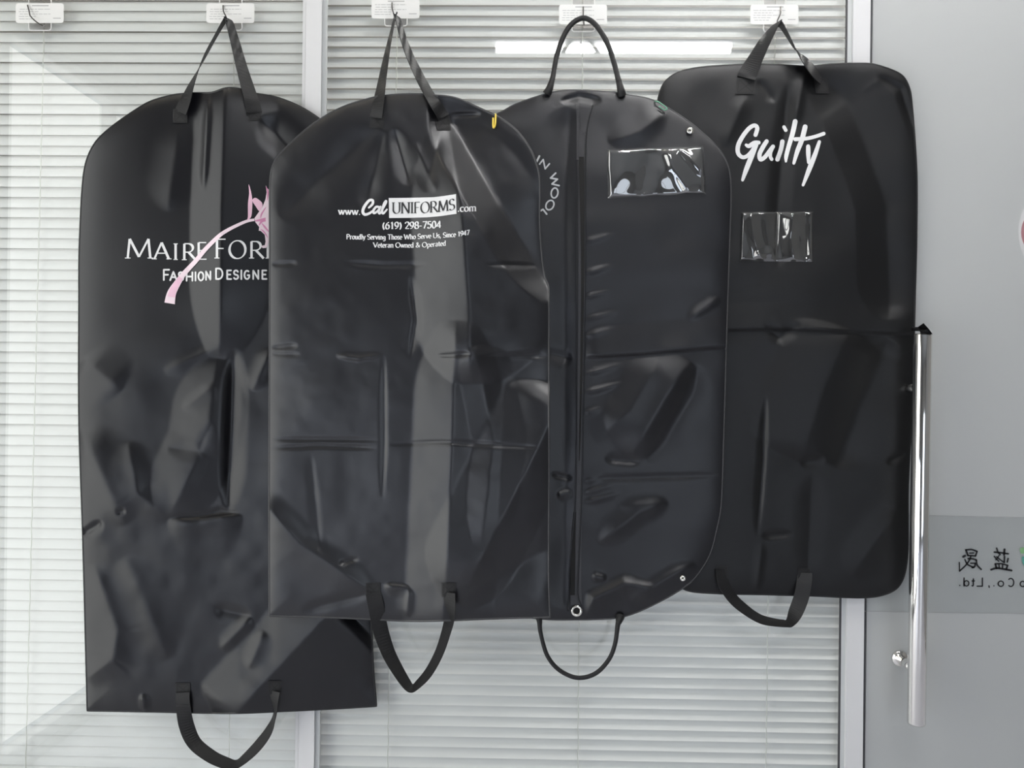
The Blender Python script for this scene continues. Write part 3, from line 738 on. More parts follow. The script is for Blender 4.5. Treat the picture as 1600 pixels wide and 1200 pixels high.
# zip: left flap, dark opening, right flap edge, slider box
def vstrip(dec, rows):
    """rows (y, xleft, xright)"""
    n = len(dec.v)
    R = smooth_path(rows, 8)
    for q in R: dec.v.append(np.array((q[1], q[0]))); dec.v.append(np.array((q[2], q[0])))
    for i in range(len(R) - 1): dec.f.append((n + 2*i, n + 2*i + 2, n + 2*i + 3, n + 2*i + 1))
    return dec
zt = vstrip(Decal(), [(160,900,926),(200,901,920),(300,901,915),(450,902,914),(600,901,912.5),(750,898,910),(900,892,908),(945,892,910)]).build('zip_tape', S3, .0012, M_ZIP, bag3)
vstrip(Decal(), [(245,904.5,912.5),(300,905.5,913),(420,908,912.5),(550,907,910.5),(660,905.5,907.8),(720,904.5,905.5)]).build('zip_opening', S3, .0024, M_DARK, zt).location = (0, 0, 0)
vstrip(Decal(), [(800,896,900),(840,892.5,899),(900,891,898.5),(930,891,898)]).build('zip_opening', S3, .0024, M_DARK, zt).location = (0, 0, 0)
sl = vstrip(Decal(), [(160,905,926),(180,905.5,925),(199,907,919),(208,908,914)]).build('zip_flap', S3, .0028, M_FAB[3], zt); sl.location = (0, 0, 0)
vstrip(Decal(), [(206,904.5,909.5),(222,904,912),(245,904,912)]).build('zip_slider', S3, .0032, M_ZIP, zt).location = (0, 0, 0)
for rows in ([(165,926,918),(210,916.2,0),(300,915,0),(450,914,0),(600,912,0),(760,909,0),(900,903,0),(932,903,0),(945,908,0)], [(250,902.5,0),(450,902,0),(650,901,0),(780,899,0),(830,895,0),(890,890,0),(955,888,0)]):
    pts = smooth_path([(r[1], r[0]) for r in rows], 8); pts = np.array(pts)
    MB().tube(list(P(pts[:,0], pts[:,1], S3(pts[:,0], pts[:,1]) + .002)), .0016, 6).build('zip_welt', M_FAB[3], zt, True).location = (0, 0, 0)
# tube handles
def tube_handle(root, pts, rad, S, name='handle'):
    r = smooth_path(pts, 8)
    o = MB().tube([P(q[0], q[1], q[2]) for q in r], [q[3] for q in r], 10).build(name, M_STRAP, root, True)
    return o
b3 = lambda x, y: s(S3, x, y)
tube_handle(bag3, [(854,147,b3(854,147)-.003,.009),(859,137,.06,.0075),(864,119,.056,.0055),(870,87,.05,.0055),(881,56,.045,.0055),(894,37,.042,.0055),(910,28.5,.040,.0055),(924,33,.042,.0055),(937,47,.044,.0055),(950,70,.048,.0055),(959,97,.052,.0055),(966,124,.056,.006),(970,140,.06,.008),(972,149,b3(972,149)-.003,.009)], .0055, S3)
tube_handle(bag3, [(842,964,b3(842,964)-.004,.009),(843,971,.062,.006),(845,990,.062,.0046),(855,1024,.062,.0046),(874,1047,.062,.0046),(902,1059,.062,.0046),(930,1052.5,.062,.0046),(951,1031,.062,.0046),(961,1006,.062,.0046),(965,978,.062,.0052),(967,971,.062,.007),(969,963,b3(969,963)-.004,.010)], .005, S3)
def ring(root, S, cx, cy, ro, ri, name, h=.003, rx=1.0, material=M_NICKEL, tilt=0):
    mb = MB(); seg = 24; pr = []
    prof = [(ro, .0004), (ro * .97, h * .6), ((ro + ri) / 2, h), (ri * 1.05, h * .7), (ri, .0004)]
    v, f = [], []
    for k in range(seg):
        a = 2 * math.pi * k / seg
        for (r_, hh) in prof:
            px, py = cx + r_ * rx * math.cos(a), cy + r_ * math.sin(a)
            v.append(P(px, py, s(S, cx, cy) + hh + .001))
    n = len(prof)
    for k in range(seg):
        k2 = (k + 1) % seg
        for j in range(n - 1): f.append((k*n + j, k*n + j + 1, k2*n + j + 1, k2*n + j))
    return obj(name, v, f, material, root, True)
ey = ring(bag3, S3, 901, 954.5, 9.0, 5.0, 'eyelet')
ey['label'] = 'silver ring eyelet'
d = Decal(); d.poly([(901 + 5.2 * math.cos(a), 954.5 + 5.2 * math.sin(a)) for a in np.linspace(0, 2*math.pi, 17)[:-1]])
d.build('eyelet_hole', S3, .0012, M_DARK, ey).location = (0, 0, 0)
for cx, cy, ro in ((1078.5, 204, 5.6), (1067, 903.5, 4.6)):
    sp = ring(bag3, S3, cx, cy, ro, ro * .25, 'snap_fastener', .0035)
    sp['label'] = 'silver snap fastener'
    d = Decal(); d.poly([(cx + ro * .28 * math.cos(a), cy + ro * .45 * math.sin(a)) for a in np.linspace(0, 2*math.pi, 13)[:-1]])
    d.build('snap_hole', S3, .0030, M_DARK, sp).location = (0, 0, 0)
def vinyl(root, S, quad, seed, amp, folds, seam=None):
    """clear pocket: buckled sheet welded along its rim"""
    nx, ny = 90, 54; (a, b, c, e) = [np.array(q, float) for q in quad]
    U, V = np.meshgrid(np.linspace(0, 1, nx), np.linspace(0, 1, ny))
    Q = (a[None,None]*(1-U)[...,None] + b[None,None]*U[...,None]) * (1-V)[...,None] + (e[None,None]*(1-U)[...,None] + c[None,None]*U[...,None]) * V[...,None]
    w = amp * (vnoise(Q[...,0], Q[...,1] * .6, 44, seed, seed * 2) + .25 * vnoise(Q[...,0], Q[...,1] * .7, 19, seed + 3, 1.0)) + amp * .7
    for (pts, A, wr, wl) in folds: w = w + fold(Q[...,0], Q[...,1], pts, A, wr, wl, soft=.2, t0=.2, t1=.2)
    edge = np.minimum.reduce([U * 26, (1 - U) * 26, V * 30, (1 - V) * 16, np.ones_like(U)])
    if seam is not None: edge = np.minimum(edge, np.clip(np.abs(U - seam) * 26, 0, 1))
    dd = S(Q[..., 0], Q[..., 1]) + .0015 + w * np.sin(np.clip(edge, 0, 1) * math.pi / 2)
    v = P(Q[..., 0], Q[..., 1], dd).reshape(-1, 3)
    f = [(j*nx + i, (j+1)*nx + i, (j+1)*nx + i + 1, j*nx + i + 1) for j in range(ny - 1) for i in range(nx - 1)]
    o = obj('clear_pocket', v, f, M_VINYL, root, True)
    return o
vinyl(bag3, S3, [(948.5,233.5),(1099.5,228.5),(1103,303.5),(950,310)], 4.2, .010, [([(1040,225),(1052,262),(1082,308)], 7, 26, 14), ([(1058,228),(1078,245),(1104,275)], 5, 14, 12), ([(985,225),(975,262),(955,310)], 5, 30, 24), ([(1000,312),(1012,270),(1020,225)], -4, 16, 20)])['label'] = 'clear vinyl card pocket'
d = Decal(); Z5 = lambda L: [(825 + x / 10, 230 + y / 10) for x, y in L]
d.stroke(Z5([(178,140),(130,235)]), 2.9, smooth=False)
d.stroke(Z5([(180,265),(238,192),(268,338),(335,258)]), 2.3, smooth=False)
d.stroke(Z5([(432,405),(352,482),(460,500),(375,575),(485,600)]), 2.6, smooth=False)
for (cx, cy, rx, ry, ro) in ((415,715,52,78,10), (342,905,58,78,28)):
    c_, s_ = math.cos(math.radians(ro)), math.sin(math.radians(ro))
    d.stroke(Z5([(cx + rx*math.cos(t)*c_ - ry*math.sin(t)*s_, cy + rx*math.cos(t)*s_ + ry*math.sin(t)*c_) for t in np.linspace(0, 2*math.pi, 25)]), 2.4, n=2)
d.stroke(Z5([(292,1045),(235,972),(195,993)]), 2.7, smooth=False)
d.build('printed_lettering', S3, .0012, M_GREYPRINT, bag3, 'grey letters set on an arc')

# ================================================================== BAG 4 (Guilty)
O4 = [(1036,840),(1032,600),(1030,400),(1028,260),(1027,180),(1030,150),(1040,128),(1062,113),(1100,105.5),(1165,101.5),(1215,102),(1260,104.5),(1300,101),(1340,100),(1365,101.5),(1395,111),(1411,121),(1420.5,140),(1424,165),(1428.5,220),(1431.5,280),(1431,380),(1428.5,470),(1427.5,520),(1424,640),(1418,760),(1417.5,860),(1412,898),(1400,919),(1375,930),(1340,933),(1265,930),(1190,928),(1120,926.5),(1072,921),(1048,900)]
def H4(X, Y):
    h = fold(X, Y, [(1270,112),(1325,160),(1346,210),(1385,320),(1390,500)], -14, 70, 48, soft=.06, t0=.15, t1=.15)
    h += fold(X, Y, [(1232,130),(1215,320),(1216,420)], -7, 22, 18, soft=.2)
    h += fold(X, Y, [(1165,150),(1130,230)], 5, 24, 24) + fold(X, Y, [(1185,125),(1210,160)], -4, 12, 12) + fold(X, Y, [(1258,110),(1240,200)], 5, 14, 18)
    h += fold(X, Y, [(1100,515),(1200,512),(1330,516),(1440,519)], 6, 40, 5, soft=.06, cap=12, t0=0, t1=.1)
    h += fold(X, Y, [(1100,520),(1200,517),(1330,521),(1440,524)], -2, 4, 24, soft=.1, cap=12, t0=0, t1=.1)
    h += fold(X, Y, [(1195,505),(1218,528),(1250,505)], -5, 16, 16)
    h += fold(X, Y, [(1328,515),(1285,610),(1250,722)], 14, 65, 90, soft=.06, cap=22, t0=.12, t1=.15)
    h += fold(X, Y, [(1390,530),(1340,630),(1305,730)], -9, 70, 40, soft=.12, cap=22, t0=.12, t1=.15)
    h += fold(X, Y, [(1250,722),(1290,716)], -5, 10, 14) + fold(X, Y, [(1385,724),(1415,706)], -5, 8, 12)
    h += fold(X, Y, [(1197,615),(1193,720),(1184,838)], -6, 7, 12, soft=.15) + fold(X, Y, [(1190,838),(1240,834)], -5, 10, 10) + fold(X, Y, [(1190,848),(1182,925)], 4, 12, 12)
    h += fold(X, Y, [(1330,900),(1372,840),(1400,800)], 7, 40, 40)
    h += fold(X, Y, [(1425,200),(1408,140),(1370,118)], -6, 12, 12)
    h += fold(X, Y, [(1270,740),(1262,900)], -5, 30, 30)
    h += 0.010 * vnoise(X, Y, 130, 1.3, 8.5) + 0.003 * vnoise(X, Y, 50, 5.9, .8)
    return h
S4 = make_surf(0.032, H4)
bag4 = thing('garment_bag', 'matte black garment bag with one word in white brush lettering', 'garment bag', P(1225, 930, 0.032))
bag_sheets(bag4, O4, S4, M_FAB[4], prad=0.003, thick=.012)
for (x0, x1, y0, y1, sk) in ((1151,1180,122,147,-3), (1273,1294,122,146,3), (1119,1138,884,904,0), (1247,1267,887,908,0)):
    patch(bag4, S4, x0, x1, y0, y1, sk)
strap(bag4, [(1166,122,27,s(S4,1166,122)+.005),(1170,112,27,s(S4,1170,112)+.006),(1182,88,20,.045),(1196,62,15,.042),(1209,42,9,.040),(1215,35,6,.038),(1220,38,6,.038),(1231,56,8,.040),(1242,75,11,.043),(1256,92,19,.045),(1272,112,22,s(S4,1272,112)+.006),(1283,124,22,s(S4,1283,124)+.004)], S4, 28)
strap(bag4, [(1128,890,20,s(S4,1128,890)+.004),(1131,912,19,s(S4,1131,912)+.006),(1146,936,16,.045),(1168,955,13,.047),(1188,967,10,.05),(1208,972,7,.05),(1226,974,5,.05),(1234,973,5,.05),(1243,957,16,.05),(1253,930,21,.048),(1257,905,20,s(S4,1257,905)+.006),(1257,895,20,s(S4,1257,895)+.004)], S4, 22)
vinyl(bag4, S4, [(1158.5,331.5),(1270.5,330.5),(1269.5,409),(1155.5,408)], 9.7, .009, [([(1172,325),(1178,370),(1192,412)], 6, 12, 12), ([(1240,325),(1236,370),(1242,412)], 7, 12, 18), ([(1258,325),(1260,412)], -4, 8, 8), ([(1178,400),(1212,395)], 4, 12, 8)], seam=.5)['label'] = 'clear vinyl pocket with a middle seam'
ZG = lambda L: [(1140 + x / 10, 180 + y / 10) for x, y in L]
d = Decal()
d.stroke(ZG([(405,308),(432,205),(390,160),(305,205),(205,330),(135,470),(132,590),(195,655),(270,640),(345,565),(400,470)]), [6.4,6.6,6.2,6.6,6.8,7,6.6,6,6,6,6])
d.stroke(ZG([(258,465),(305,482),(385,432),(455,428)]), [4.6,6.6,6.6,6])
d.stroke(ZG([(415,460),(340,650),(260,850),(203,1012)]), [7,8,7.4,4.6])
d.stroke(ZG([(578,408),(520,500),(468,610),(482,692),(550,655),(620,565),(678,490)]), [6.6,7,6.8,6.4,6.4,6.4,6.4])
d.stroke(ZG([(678,490),(640,580),(638,650),(658,688)]), [6,5.6,5.4,5.4])
d.stroke(ZG([(825,412),(800,540),(748,690)]), [7,6.8,7])
d.stroke(ZG([(850,185),(878,235)]), [5.5,5.5])
d.stroke(ZG([(1025,98),(985,280),(920,500),(885,640),(880,722)]), [7.6,7.4,6.8,6.2,3.4])
d.stroke(ZG([(1180,182),(1130,380),(1060,560),(1003,750)]), [7.6,7.6,7,4.6])
d.stroke(ZG([(1025,375),(1200,365),(1350,330),(1470,288)]), [6.2,5.8,5.6,5.8])
d.stroke(ZG([(1228,488),(1230,600),(1232,740)]), [6.4,7,4.4])
d.stroke(ZG([(1402,415),(1340,600),(1250,830),(1148,1092)]), [5.2,7,7.6,4.2])
d.build('printed_lettering', S4, .0013, M_WHITE, bag4, 'white slanted brush lettering')
# small corner of fabric lying over the top of the door handle
fp = [(1424,511.5),(1434,511),(1443,504.8),(1450.5,513),(1457.5,522.5),(1438,521),(1437,517.5),(1424,517)]
dep = [.05, .075, .105, .108, .105, .106, .10, .05]
vv = [P(p[0], p[1], q) for p, q in zip(fp, dep)] + [P(p[0], p[1] , q - .006) for p, q in zip(fp, dep)]
nf = len(fp)
obj('side_flap', vv, [tuple(range(nf))[::-1], tuple(range(nf, 2*nf))] + [(i, (i+1) % nf, nf + (i+1) % nf, nf + i) for i in range(nf)], M_FAB[4], bag4)

# ================================================================== BAG 2 (Cal Uniforms), in front
O2 = [(421.5,962,'c'),(421,800),(421.5,600),(422,400),(422,300),(425,264),(436,243),(464,215),(497,189),(537,167),(581,153.5),(600,150),(637,147.5),(669,148.5),(712,153.5),(753,171),(780,184),(806,203),(828,232),(840,262),(843.5,285),(843,345),(846,395),(851,432),(857,450),(857.5,560),(857.5,760),(857,900),(859,964,'c'),(790,965.5),(700,969),(640,970),(560,966),(490,963.5)]
def H2(X, Y):
    h = fold(X, Y, [(700,195),(722,330),(733,480),(736,600)], 38, 130, 84, soft=.02, A1=42, t0=.38, t1=.22)
    h += fold(X, Y, [(712,500),(706,700),(692,990)], 25, 80, 64, soft=.02, t0=.25, t1=0)
    h += fold(X, Y, [(742,540),(772,690),(752,860)], 9, 50, 34, soft=.05, t0=.1)
    h += fold(X, Y, [(885,610),(790,800),(716,945)], 27, 58, 92, soft=.02, cap=40, t0=.1, t1=.2)
    h += fold(X, Y, [(890,835),(722,938)], -10, 60, 50, soft=.1, cap=30, t0=0, t1=.3)
    h += fold(X, Y, [(684,150),(770,300),(868,470)], -36, 100, 46, soft=.04, cap=40, t0=.22, t1=.3)
    h += fold(X, Y, [(690,200),(665,300)], -4, 18, 26) + fold(X, Y, [(648,222),(682,300)], 3, 14, 18, soft=.1)
    h += fold(X, Y, [(592,200),(500,280),(440,340)], -8, 45, 55) + fold(X, Y, [(600,205),(570,330)], -5, 25, 30) + fold(X, Y, [(615,200),(640,290)], -6, 20, 20)
    h += fold(X, Y, [(702,180),(752,178)], -5, 6, 12, cap=8)
    h += fold(X, Y, [(424,413),(465,411)], -3, 5, 7, cap=5) + fold(X, Y, [(540,410),(600,414),(668,413)], -3, 6, 9, cap=6) + fold(X, Y, [(760,412),(838,415)], -3, 5, 8, cap=5)
    h += fold(X, Y, [(424,543),(465,540)], -3.5, 5, 6, cap=5) + fold(X, Y, [(424,553),(470,554)], -2.5, 4, 5, cap=5) + fold(X, Y, [(525,556),(560,561),(596,556)], 5, 9, 4, cap=8)
    h += fold(X, Y, [(682,556),(738,553)], -5, 6, 6, cap=6) + fold(X, Y, [(745,557),(858,540)], 2.5, 16, 12, cap=10) + fold(X, Y, [(745,557),(858,556)], -3, 5, 6, cap=5)
    h += fold(X, Y, [(424,686),(595,687)], -3.6, 4.5, 6, cap=5) + fold(X, Y, [(424,700),(500,696),(592,700)], -4, 5, 6, cap=5) + fold(X, Y, [(605,694),(690,690),(850,699)], -3, 5, 7, cap=5)
    h += fold(X, Y, [(600,555),(601,690),(598,780)], -3, 5, 9, soft=.15) + fold(X, Y, [(641,430),(650,500),(640,560)], -4, 14, 8)
    h += fold(X, Y, [(486,710),(494,790),(500,860)], -1.8, 8, 16)
    h += fold(X, Y, [(400,776),(470,850),(590,932)], 9, 30, 60, soft=.08, cap=26, t0=.1)
    h += fold(X, Y, [(530,880),(560,873)], -5, 5, 6) + fold(X, Y, [(600,915),(640,918)], 6, 6, 18, cap=10) + fold(X, Y, [(640,918),(636,965)], 6, 12, 20)
    h += fold(X, Y, [(585,925),(470,955)], -5, 16, 16)
    h += 0.008 * vnoise(X, Y, 140, 2.3, 6.5) + 0.0025 * vnoise(X, Y, 55, 8.9, 1.8) + .0006 * vnoise(X, Y, 18, 1.0, 1.0)
    return h
S2 = make_surf(0.108, H2)
bag2 = thing('garment_bag', 'satin black garment bag with white boxed print, hung in front of its neighbours', 'garment bag', P(640, 966, 0.09))
bag_sheets(bag2, O2, S2, M_FAB[2], pipe=M_PIPE2, prad=0.0026)
for (x0, x1, y0, y1, sk) in ((579,600,179,200,-3), (681,703,178,203,4), (572,594,911,933,0), (690,712,911,933,0)):
    patch(bag2, S2, x0, x1, y0, y1, sk)
strap(bag2, [(587.5,184,21,s(S2,587,184)+.004),(591,160,20,s(S2,591,160)+.006),(597,125,16,.085),(605,80,12,.065),(613,43,9,.048),(616.5,28,8,.042),(618.5,24.5,6,.040),(622,29,7,.042),(629,55,9,.05),(641,88,12,.065),(660,128,15,.085),(676,156,17,s(S2,676,156)+.008),(690,178,19,s(S2,690,178)+.006),(693,184,20,s(S2,693,184)+.004)], S2, 22)
strap(bag2, [(583,926,22,s(S2,583,926)+.004),(588,950,23,s(S2,588,950)+.006),(595,985,21,.10),(607,1020,16,.10),(622,1048,12,.10),(635,1068,8,.10),(643,1075.5,4,.10),(652,1070,7,.10),(670,1050,11,.10),(687,1018,13,.10),(699,980,15,.10),(703,955,18,s(S2,703,955)+.006),(702,926,20,s(S2,702,926)+.004)], S2, 24)
d = Decal()
text_line(d, 'www.', [(528.5,335.3),(563.5,335.8)], 10.8, 'serif', 2.3, thin=.5, serif=.10)
d.build('printed_lettering', S2, .0013, M_WHITE, bag2, 'white letters left of the script word')
d = Decal(); text_line(d, '.com', [(714.5,330.8),(744.5,329.8)], 10.8, 'serif', 2.3, thin=.5, serif=.10)
d.build('printed_lettering', S2, .0013, M_WHITE, bag2, 'white letters right of the box'); d = Decal()
ZC = lambda L: [(520 + x / 6.957, 295 + y / 6.957) for x, y in L]
d.stroke(ZC([(392,205),(432,165),(432,125),(392,130),(342,195),(326,250),(350,280),(400,265),(440,235)]), [3,4,4,4.2,4.6,4.6,4.2,3.8,3])
d.stroke(ZC([(512,205),(475,195),(442,235),(448,265),(488,240),(518,195)]), [3.6,3.6,3.8,3.6,3.2,3.2])
d.stroke(ZC([(518,195),(498,250),(512,268),(545,215),(578,150),(576,132),(556,165),(535,240),(548,268),(588,225)]), [3.4,3.4,3.2,3,3.4,3.2,3.6,3.8,3.4,2.6])
d.build('printed_lettering', S2, .0013, M_WHITE, bag2, 'white script word'); d = Decal()
text_line(d, '(619) 298-7504', [(597,357.8),(640,357.6),(689.5,356)], 10.8, 'serif', 2.6, thin=.5, serif=.12)
d.build('printed_lettering', S2, .0013, M_WHITE, bag2, 'white phone number'); d = Decal()
text_line(d, 'Proudly Serving Those Who Serve Us, Since 1947', [(541,373.6),(600,374.2),(640,373.8),(680,371.8),(712,370),(733.5,366.8)], 7.6, 'serif', 1.75, thin=.55, serif=.10)
d.build('printed_lettering', S2, .0013, M_WHITE, bag2, 'white slogan line'); d = Decal()
text_line(d, 'Veteran Owned & Operated', [(583,386.6),(640,386.8),(670,386),(697,383.6)], 7.6, 'serif', 1.75, thin=.55, serif=.10)
d.build('printed_lettering', S2, .0013, M_WHITE, bag2, 'white lower slogan line')
bx = Decal(); N = 36; top = [(607.4,309.4),(645,309),(677,308.2),(695,306),(712.6,303.2)]; bot = [(608,340.7),(645,340.3),(667,339.6),(685.3,338.1),(713.3,334.1)]
for i in range(N + 1):
    t = i / N; xt = 607.4 + 105.2 * t; xb = 608 + 105.3 * t
    yt = np.interp(xt, [p[0] for p in top], [p[1] for p in top]); yb = np.interp(xb, [p[0] for p in bot], [p[1] for p in bot])
    for j in range(9): bx.v.append(np.array((xt + (xb - xt) * j / 8, yt + (yb - yt) * j / 8)))
for i in range(N):
    for j in range(8): bx.f.append((9*i + j, 9*i + j + 1, 9*i + 10 + j, 9*i + 9 + j))
bxo = bx.build('printed_box', S2, .0013, M_WHITE, bag2, 'white printed box around black letters')
d = Decal()
text_line(d, 'UNIFORMS', [(612.5,333.6),(660,333),(690,330.8),(711,327.5)], 17.2, 'serif', 2.6, thin=.30, serif=.13)
d.build('printed_lettering', S2, .0022, M_BLKPRINT, bxo, 'black serif letters').location = (0, 0, 0)

# ================================================================== adhesive hooks on the glass
def rrect(x0, x1, y0, y1, r, n=5):
    out = []
    for cx, cy, a0 in ((x1 - r, y0 + r, -90), (x1 - r, y1 - r, 0), (x0 + r, y1 - r, 90), (x0 + r, y0 + r, 180)):
        for k in range(n + 1):
            a = math.radians(a0 + 90 * k / n); out.append((cx + r * math.cos(a), cy + r * math.sin(a)))
    return out
def slab(name, pts, d0, d1, material, root):
    n = len(pts); v = [P(p[0], p[1], d1) for p in pts] + [P(p[0], p[1], d0) for p in pts]
    f = [tuple(range(n))[::-1], tuple(range(n, 2*n))] + [(i, (i+1) % n, n + (i+1) % n, n + i) for i in range(n)]
    return obj(name, v, f, material, root)
def hook(cx, cy, wire, label, free=False):
    root = thing('adhesive_hook', label, 'hook', P(cx, cy + 15, 0.0), 'adhesive hooks along the top of the glass')
    slab('clear_plate', rrect(cx - 17, cx + 18, cy - 34, cy + 27, 4), .0005, .0025, M_PLATE, root)
    rim = rrect(cx - 17, cx + 18, cy - 34, cy + 27, 4)
    MB().tube([P(p[0], p[1], .0026) for p in rim], .0012, 5, closed=True).build('plate_rim', M_CARD, root, True)
    c = slab('printed_card', rrect(cx - 37.5, cx + 37.5, cy - 15.5, cy + 15.5, 4), .0026, .0036, M_CARD, root)
    rr = random.Random(int(cx))
    lines = [(-12, 14, -11.7, 1.6)] + [(-33 + rr.uniform(0, 2), xe, y, .8) for xe, y in ((17, -6.2), (-2, -2.4), (17, 1.4), (-6, 5.2), (-8, 9.0))] + [(21, 33, 8, 1.2)]
    for (a, b, y, h) in lines:
        if h > 1: slab('print_line', rrect(cx + a, cx + b, cy + y - h/2, cy + y + h/2, .3, 1), .0036, .00375, M_PRINT, c).location = (0, 0, 0)
        else:
            x = cx + a
            while x < cx + b:
                L = rr.uniform(3, 9)
                slab('print_line', rrect(x, min(x + L, cx + b), cy + y - h/2, cy + y + h/2, .2, 1), .0036, .00375, M_PRINT, c).location = (0, 0, 0)
                x += L + 1.2
    w = smooth_path(wire, 7)
    MB().tube([P(q[0], q[1], q[2]) for q in w], .0015, 7).build('wire_hook', M_WIRE, root, True)
    return root
def jwire(x0, y0, x1, y1, d):
    return [(x0, y0, .005), (x0 + (x1-x0)*.15, y0 + (y1-y0)*.5, .010), (x1, y1, .020), (x1 + 1, y1 + 8, .034), (x1 + 1.5, y1 + 9, d + .006), (x1 + 1.5, y1 + 3, d + .014)]
hook(62, 20.5, [(43,8,.005),(45.5,17,.010),(47,24,.014),(53,31,.022),(61,37,.03),(69,41,.036)], 'empty adhesive hook at the far left of the glass')
hook(360, 20.5, jwire(348.5,8.5,353.5,27,.037), 'adhesive hook holding the bag with the pink lily')
hook(618, 13.5, jwire(612.5,4,615.5,23,.040), 'adhesive hook holding the bag with the white boxed print')
hook(911, 22.5, jwire(911.5,10.5,911,30,.040), 'adhesive hook holding the bag with the round tube handle')
hook(1210, 22.5, jwire(1220,10.5,1214.5,33,.038), 'adhesive hook holding the bag with white brush lettering')

# ================================================================== paper clips
def clip(pts, rad, material, label):
    b = P(pts[0][0], pts[0][1], pts[0][2])
    r = smooth_path(pts, 6)
    o = MB().tube([P(q[0], q[1], q[2]) - b for q in r], rad, 6).build('paper_clip', material, None, True)
    o.location = b
    return tag(o, label, 'paper clip', 'paper clips joining the bags')
e2 = s(S2, 772, 190)
clip([(774,178,e2-.03),(774.5,180,e2+.001),(774.2,190,e2+.003),(773.2,197,e2+.003),(771.3,199.6,e2+.003),(770.4,196,e2+.003),(770.6,184,e2+.003)], .0019, M_YEL, 'yellow paper clip on the shoulder of the front bag')
e3 = s(S3, 1035, 168)
clip([(1022,157.5,e3-.012),(1025.5,158.6,e3+.001),(1028.5,159,e3+.002),(1038,165.5,e3+.003),(1042.3,169.8,e3+.003),(1039,172,e3+.003),(1035,170,e3+.003),(1029.5,166,e3+.003)], .0013, M_GRN, 'green paper clip on the shoulder of the zip-front bag')

# ================================================================== frosted glass door
door = struct(MB().box(X(1356.8), X(1356.8) + 0.95, -0.004, 0.008, 0.02, 2.7).build('door_1', M_FROST), 'frosted glass door leaf')
door['_base'] = (0, 0, 0)
flat = lambda X, Y: np.full(np.shape(X), 0.004)
bd = slab('film_band', [(1349.5,803),(1450,805),(1620,808.5),(1700,810),(1700,961),(1600,959),(1450,957),(1349,955)], .0042, .0052, M_BAND, door)
d = Decal()
d.stroke([(1357,803.4),(1450,805.4),(1620,808.9),(1690,810.4)], .8, cap=False); d.stroke([(1351,955),(1450,957),(1600,959),(1690,960.5)], .7, cap=False)
d.build('film_edge', flat, .0014, M_PRINT, bd).location = (0, 0, 0)
ZD = lambda L: [(1440 + x / 7.5, 800 + y / 7.5) for x, y in L]
d = Decal()
for L, w in (([(520,445),(585,440),(650,462)], 2.2), ([(520,445),(543,508)], 2.4), ([(650,462),(632,515)], 2.2), ([(543,510),(632,515)], 2), ([(562,482),(612,480)], 1.6),
             ([(488,524),(508,514)], 3), ([(545,546),(600,550),(642,562)], 2.2), ([(578,512),(560,565),(510,632),(445,692)], 2), ([(442,592),(444,650),(445,692)], 1.6),
             ([(508,558),(540,615),(612,650)], 2), ([(642,562),(652,622),(698,672)], 2.2), ([(575,600),(628,602)], 1.8), ([(628,602),(622,640),(592,652)], 2.2),
             ([(852,470),(930,478),(1016,490)], 2.2), ([(880,424),(896,470),(922,500)], 1.8), ([(972,438),(966,500)], 2.6), ([(852,520),(878,552),(905,578)], 1.8), ([(908,508),(888,540),(870,562)], 1.5),
             ([(880,525),(925,562),(968,592)], 1.8), ([(972,520),(970,592)], 2), ([(1014,545),(1004,586)], 2.2),
             ([(862,610),(930,606),(1008,626)], 2), ([(865,610),(878,662)], 2.4), ([(905,606),(912,662)], 1.8), ([(950,612),(948,664)], 1.8), ([(1008,626),(992,670)], 2.4), ([(815,676),(880,658),(960,668),(1054,686)], 2.6)):
    d.stroke(ZD(L), w * 1.2)
d.build('door_lettering', flat, .0018, M_INK, door, 'two mirrored Chinese characters in black')
d = Decal(); zx = lambda x: 1440 + x / 7.5
for ch, a, b in (('p',1148,1222), ('C',1015,1088), ('o',890,968), ('.',838,856), (',',782,800), ('L',643,720), ('t',583,627), ('d',490,562), ('.',438,458)):
    by = 800 + (870 + (zx((a + b) / 2) - 1540) * .08) / 7.5
    glyph_box(d, ch, zx(a), zx(b), by, 12.6, 'sans', 2.0, mirror=True)
d.build('door_lettering', flat, .0018, M_INK, door, 'mirrored black Latin letters')
d = Decal().poly(smooth_path([(1594,857),(1604,855),(1622,856),(1640,862),(1640,868),(1620,864),(1600,865),(1595,864)], 3, True)); d.build('door_logo', flat, .0018, M_LOGO_G, door, 'green part of the door logo')
d = Decal().poly(smooth_path([(1596.5,871),(1604,870),(1622,874),(1630,884),(1612,886),(1600,884)], 3, True)); d.build('door_logo', flat, .0018, M_LOGO_T, door, 'teal part of the door logo')
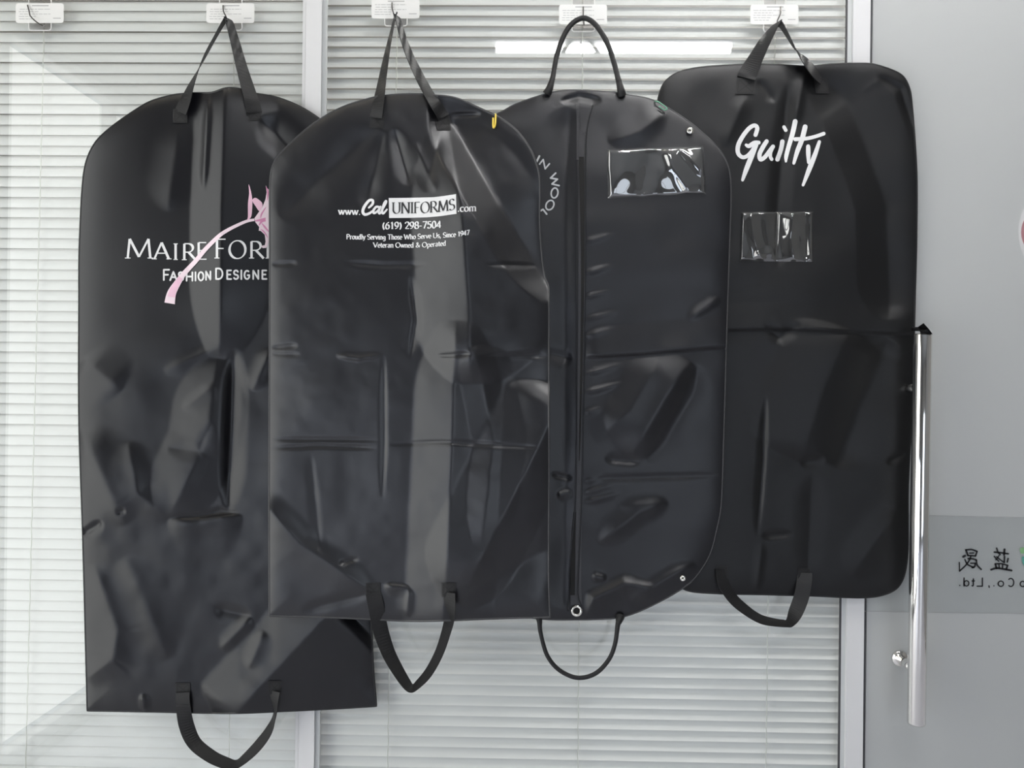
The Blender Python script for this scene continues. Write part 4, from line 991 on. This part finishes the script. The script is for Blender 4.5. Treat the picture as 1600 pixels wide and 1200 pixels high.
# pull handle
ta, tb = P(1442, 521.5, .085), P(1431.5, 1131, .085)
hd = MB().tube([ta, ta + (tb - ta) * .004, ta + (tb - ta) * .5, ta + (tb - ta) * .995, tb], [.0170, .0180, .0180, .0180, .0168], 32).build('door_handle', M_CHROME, door, True)
hd['label'] = 'polished steel tube pull handle'
for t in (.14, .865):
    c = ta + (tb - ta) * t
    so = MB().tube([c, (c[0], -.0045, c[2])], .0105, 18).build('standoff', M_CHROME, hd, True); so.location = (0, 0, 0)
    fl = MB().tube([(c[0], -.011, c[2]), (c[0], -.0042, c[2])], .0165, 20).build('standoff_flange', M_CHROME, hd, True); fl.location = (0, 0, 0)
# round sign at the right edge
sg = thing('round_sign', 'round white sign with a red ring at the right edge of the frosted door', 'sign', P(1660, 405, .004))
def disc(cx, cy, r, n=40): return [(cx + r * math.cos(a), cy + r * math.sin(a)) for a in np.linspace(0, 2*math.pi, n + 1)[:-1]]
slab('sign_plate', disc(1674, 363, 83, 56), .0042, .0052, M_SIGN_W, sg)
slab('sign_ring', disc(1638, 363, 42.5), .0052, .0058, M_SIGN_R, sg)
slab('sign_face', disc(1638, 363, 37.5), .0058, .0062, M_SIGN_P, sg)

# ================================================================== ceiling lamps of the room
def lamp(x, y, L, label, strength, color):
    root = thing('tube_lamp', label, 'lamp', (x, y, RZ1), 'tube lamps on the ceiling')
    MB().box(x - L/2 - .02, x + L/2 + .02, y - .03, y + .03, RZ1 - .05, RZ1 - .001).build('lamp_housing', M_ALU, root)
    m = mat('lit_tube_%d_%d' % (strength, 100 * color[2]), (1, 1, 1), .5, emit=strength, emit_color=color)
    MB().tube([(x - L/2, y, RZ1 - .075), (x + L/2, y, RZ1 - .075)], .022, 12).build('lamp_tube', m, root, True)
    return root
lamp(0.42, -2.35, 1.2, 'tube lamp on the ceiling mirrored in the middle pane', 60, (1.0, .99, 1.0))
lamp(-1.1, -0.95, 1.2, 'warm tube lamp on the ceiling near the glazed left wall', 16, (1.0, .90, .72))
lamp(0.75, -0.85, 1.2, 'tube lamp on the ceiling close to the partition', 100, (1.0, .98, .96))
lamp(0.95, 0.75, 1.2, 'tube lamp on the ceiling beyond the right end of the blinds', 230, (1.0, .97, .94))
lamp(-1.1, 0.95, 1.2, 'added tube lamp beyond the left blind, lighting its slats from behind', 25, (1.0, .90, .74))  # no known source here; added so the left slats come out brighter
for o in list(bpy.data.objects):
    if '_base' in o: del o['_base']
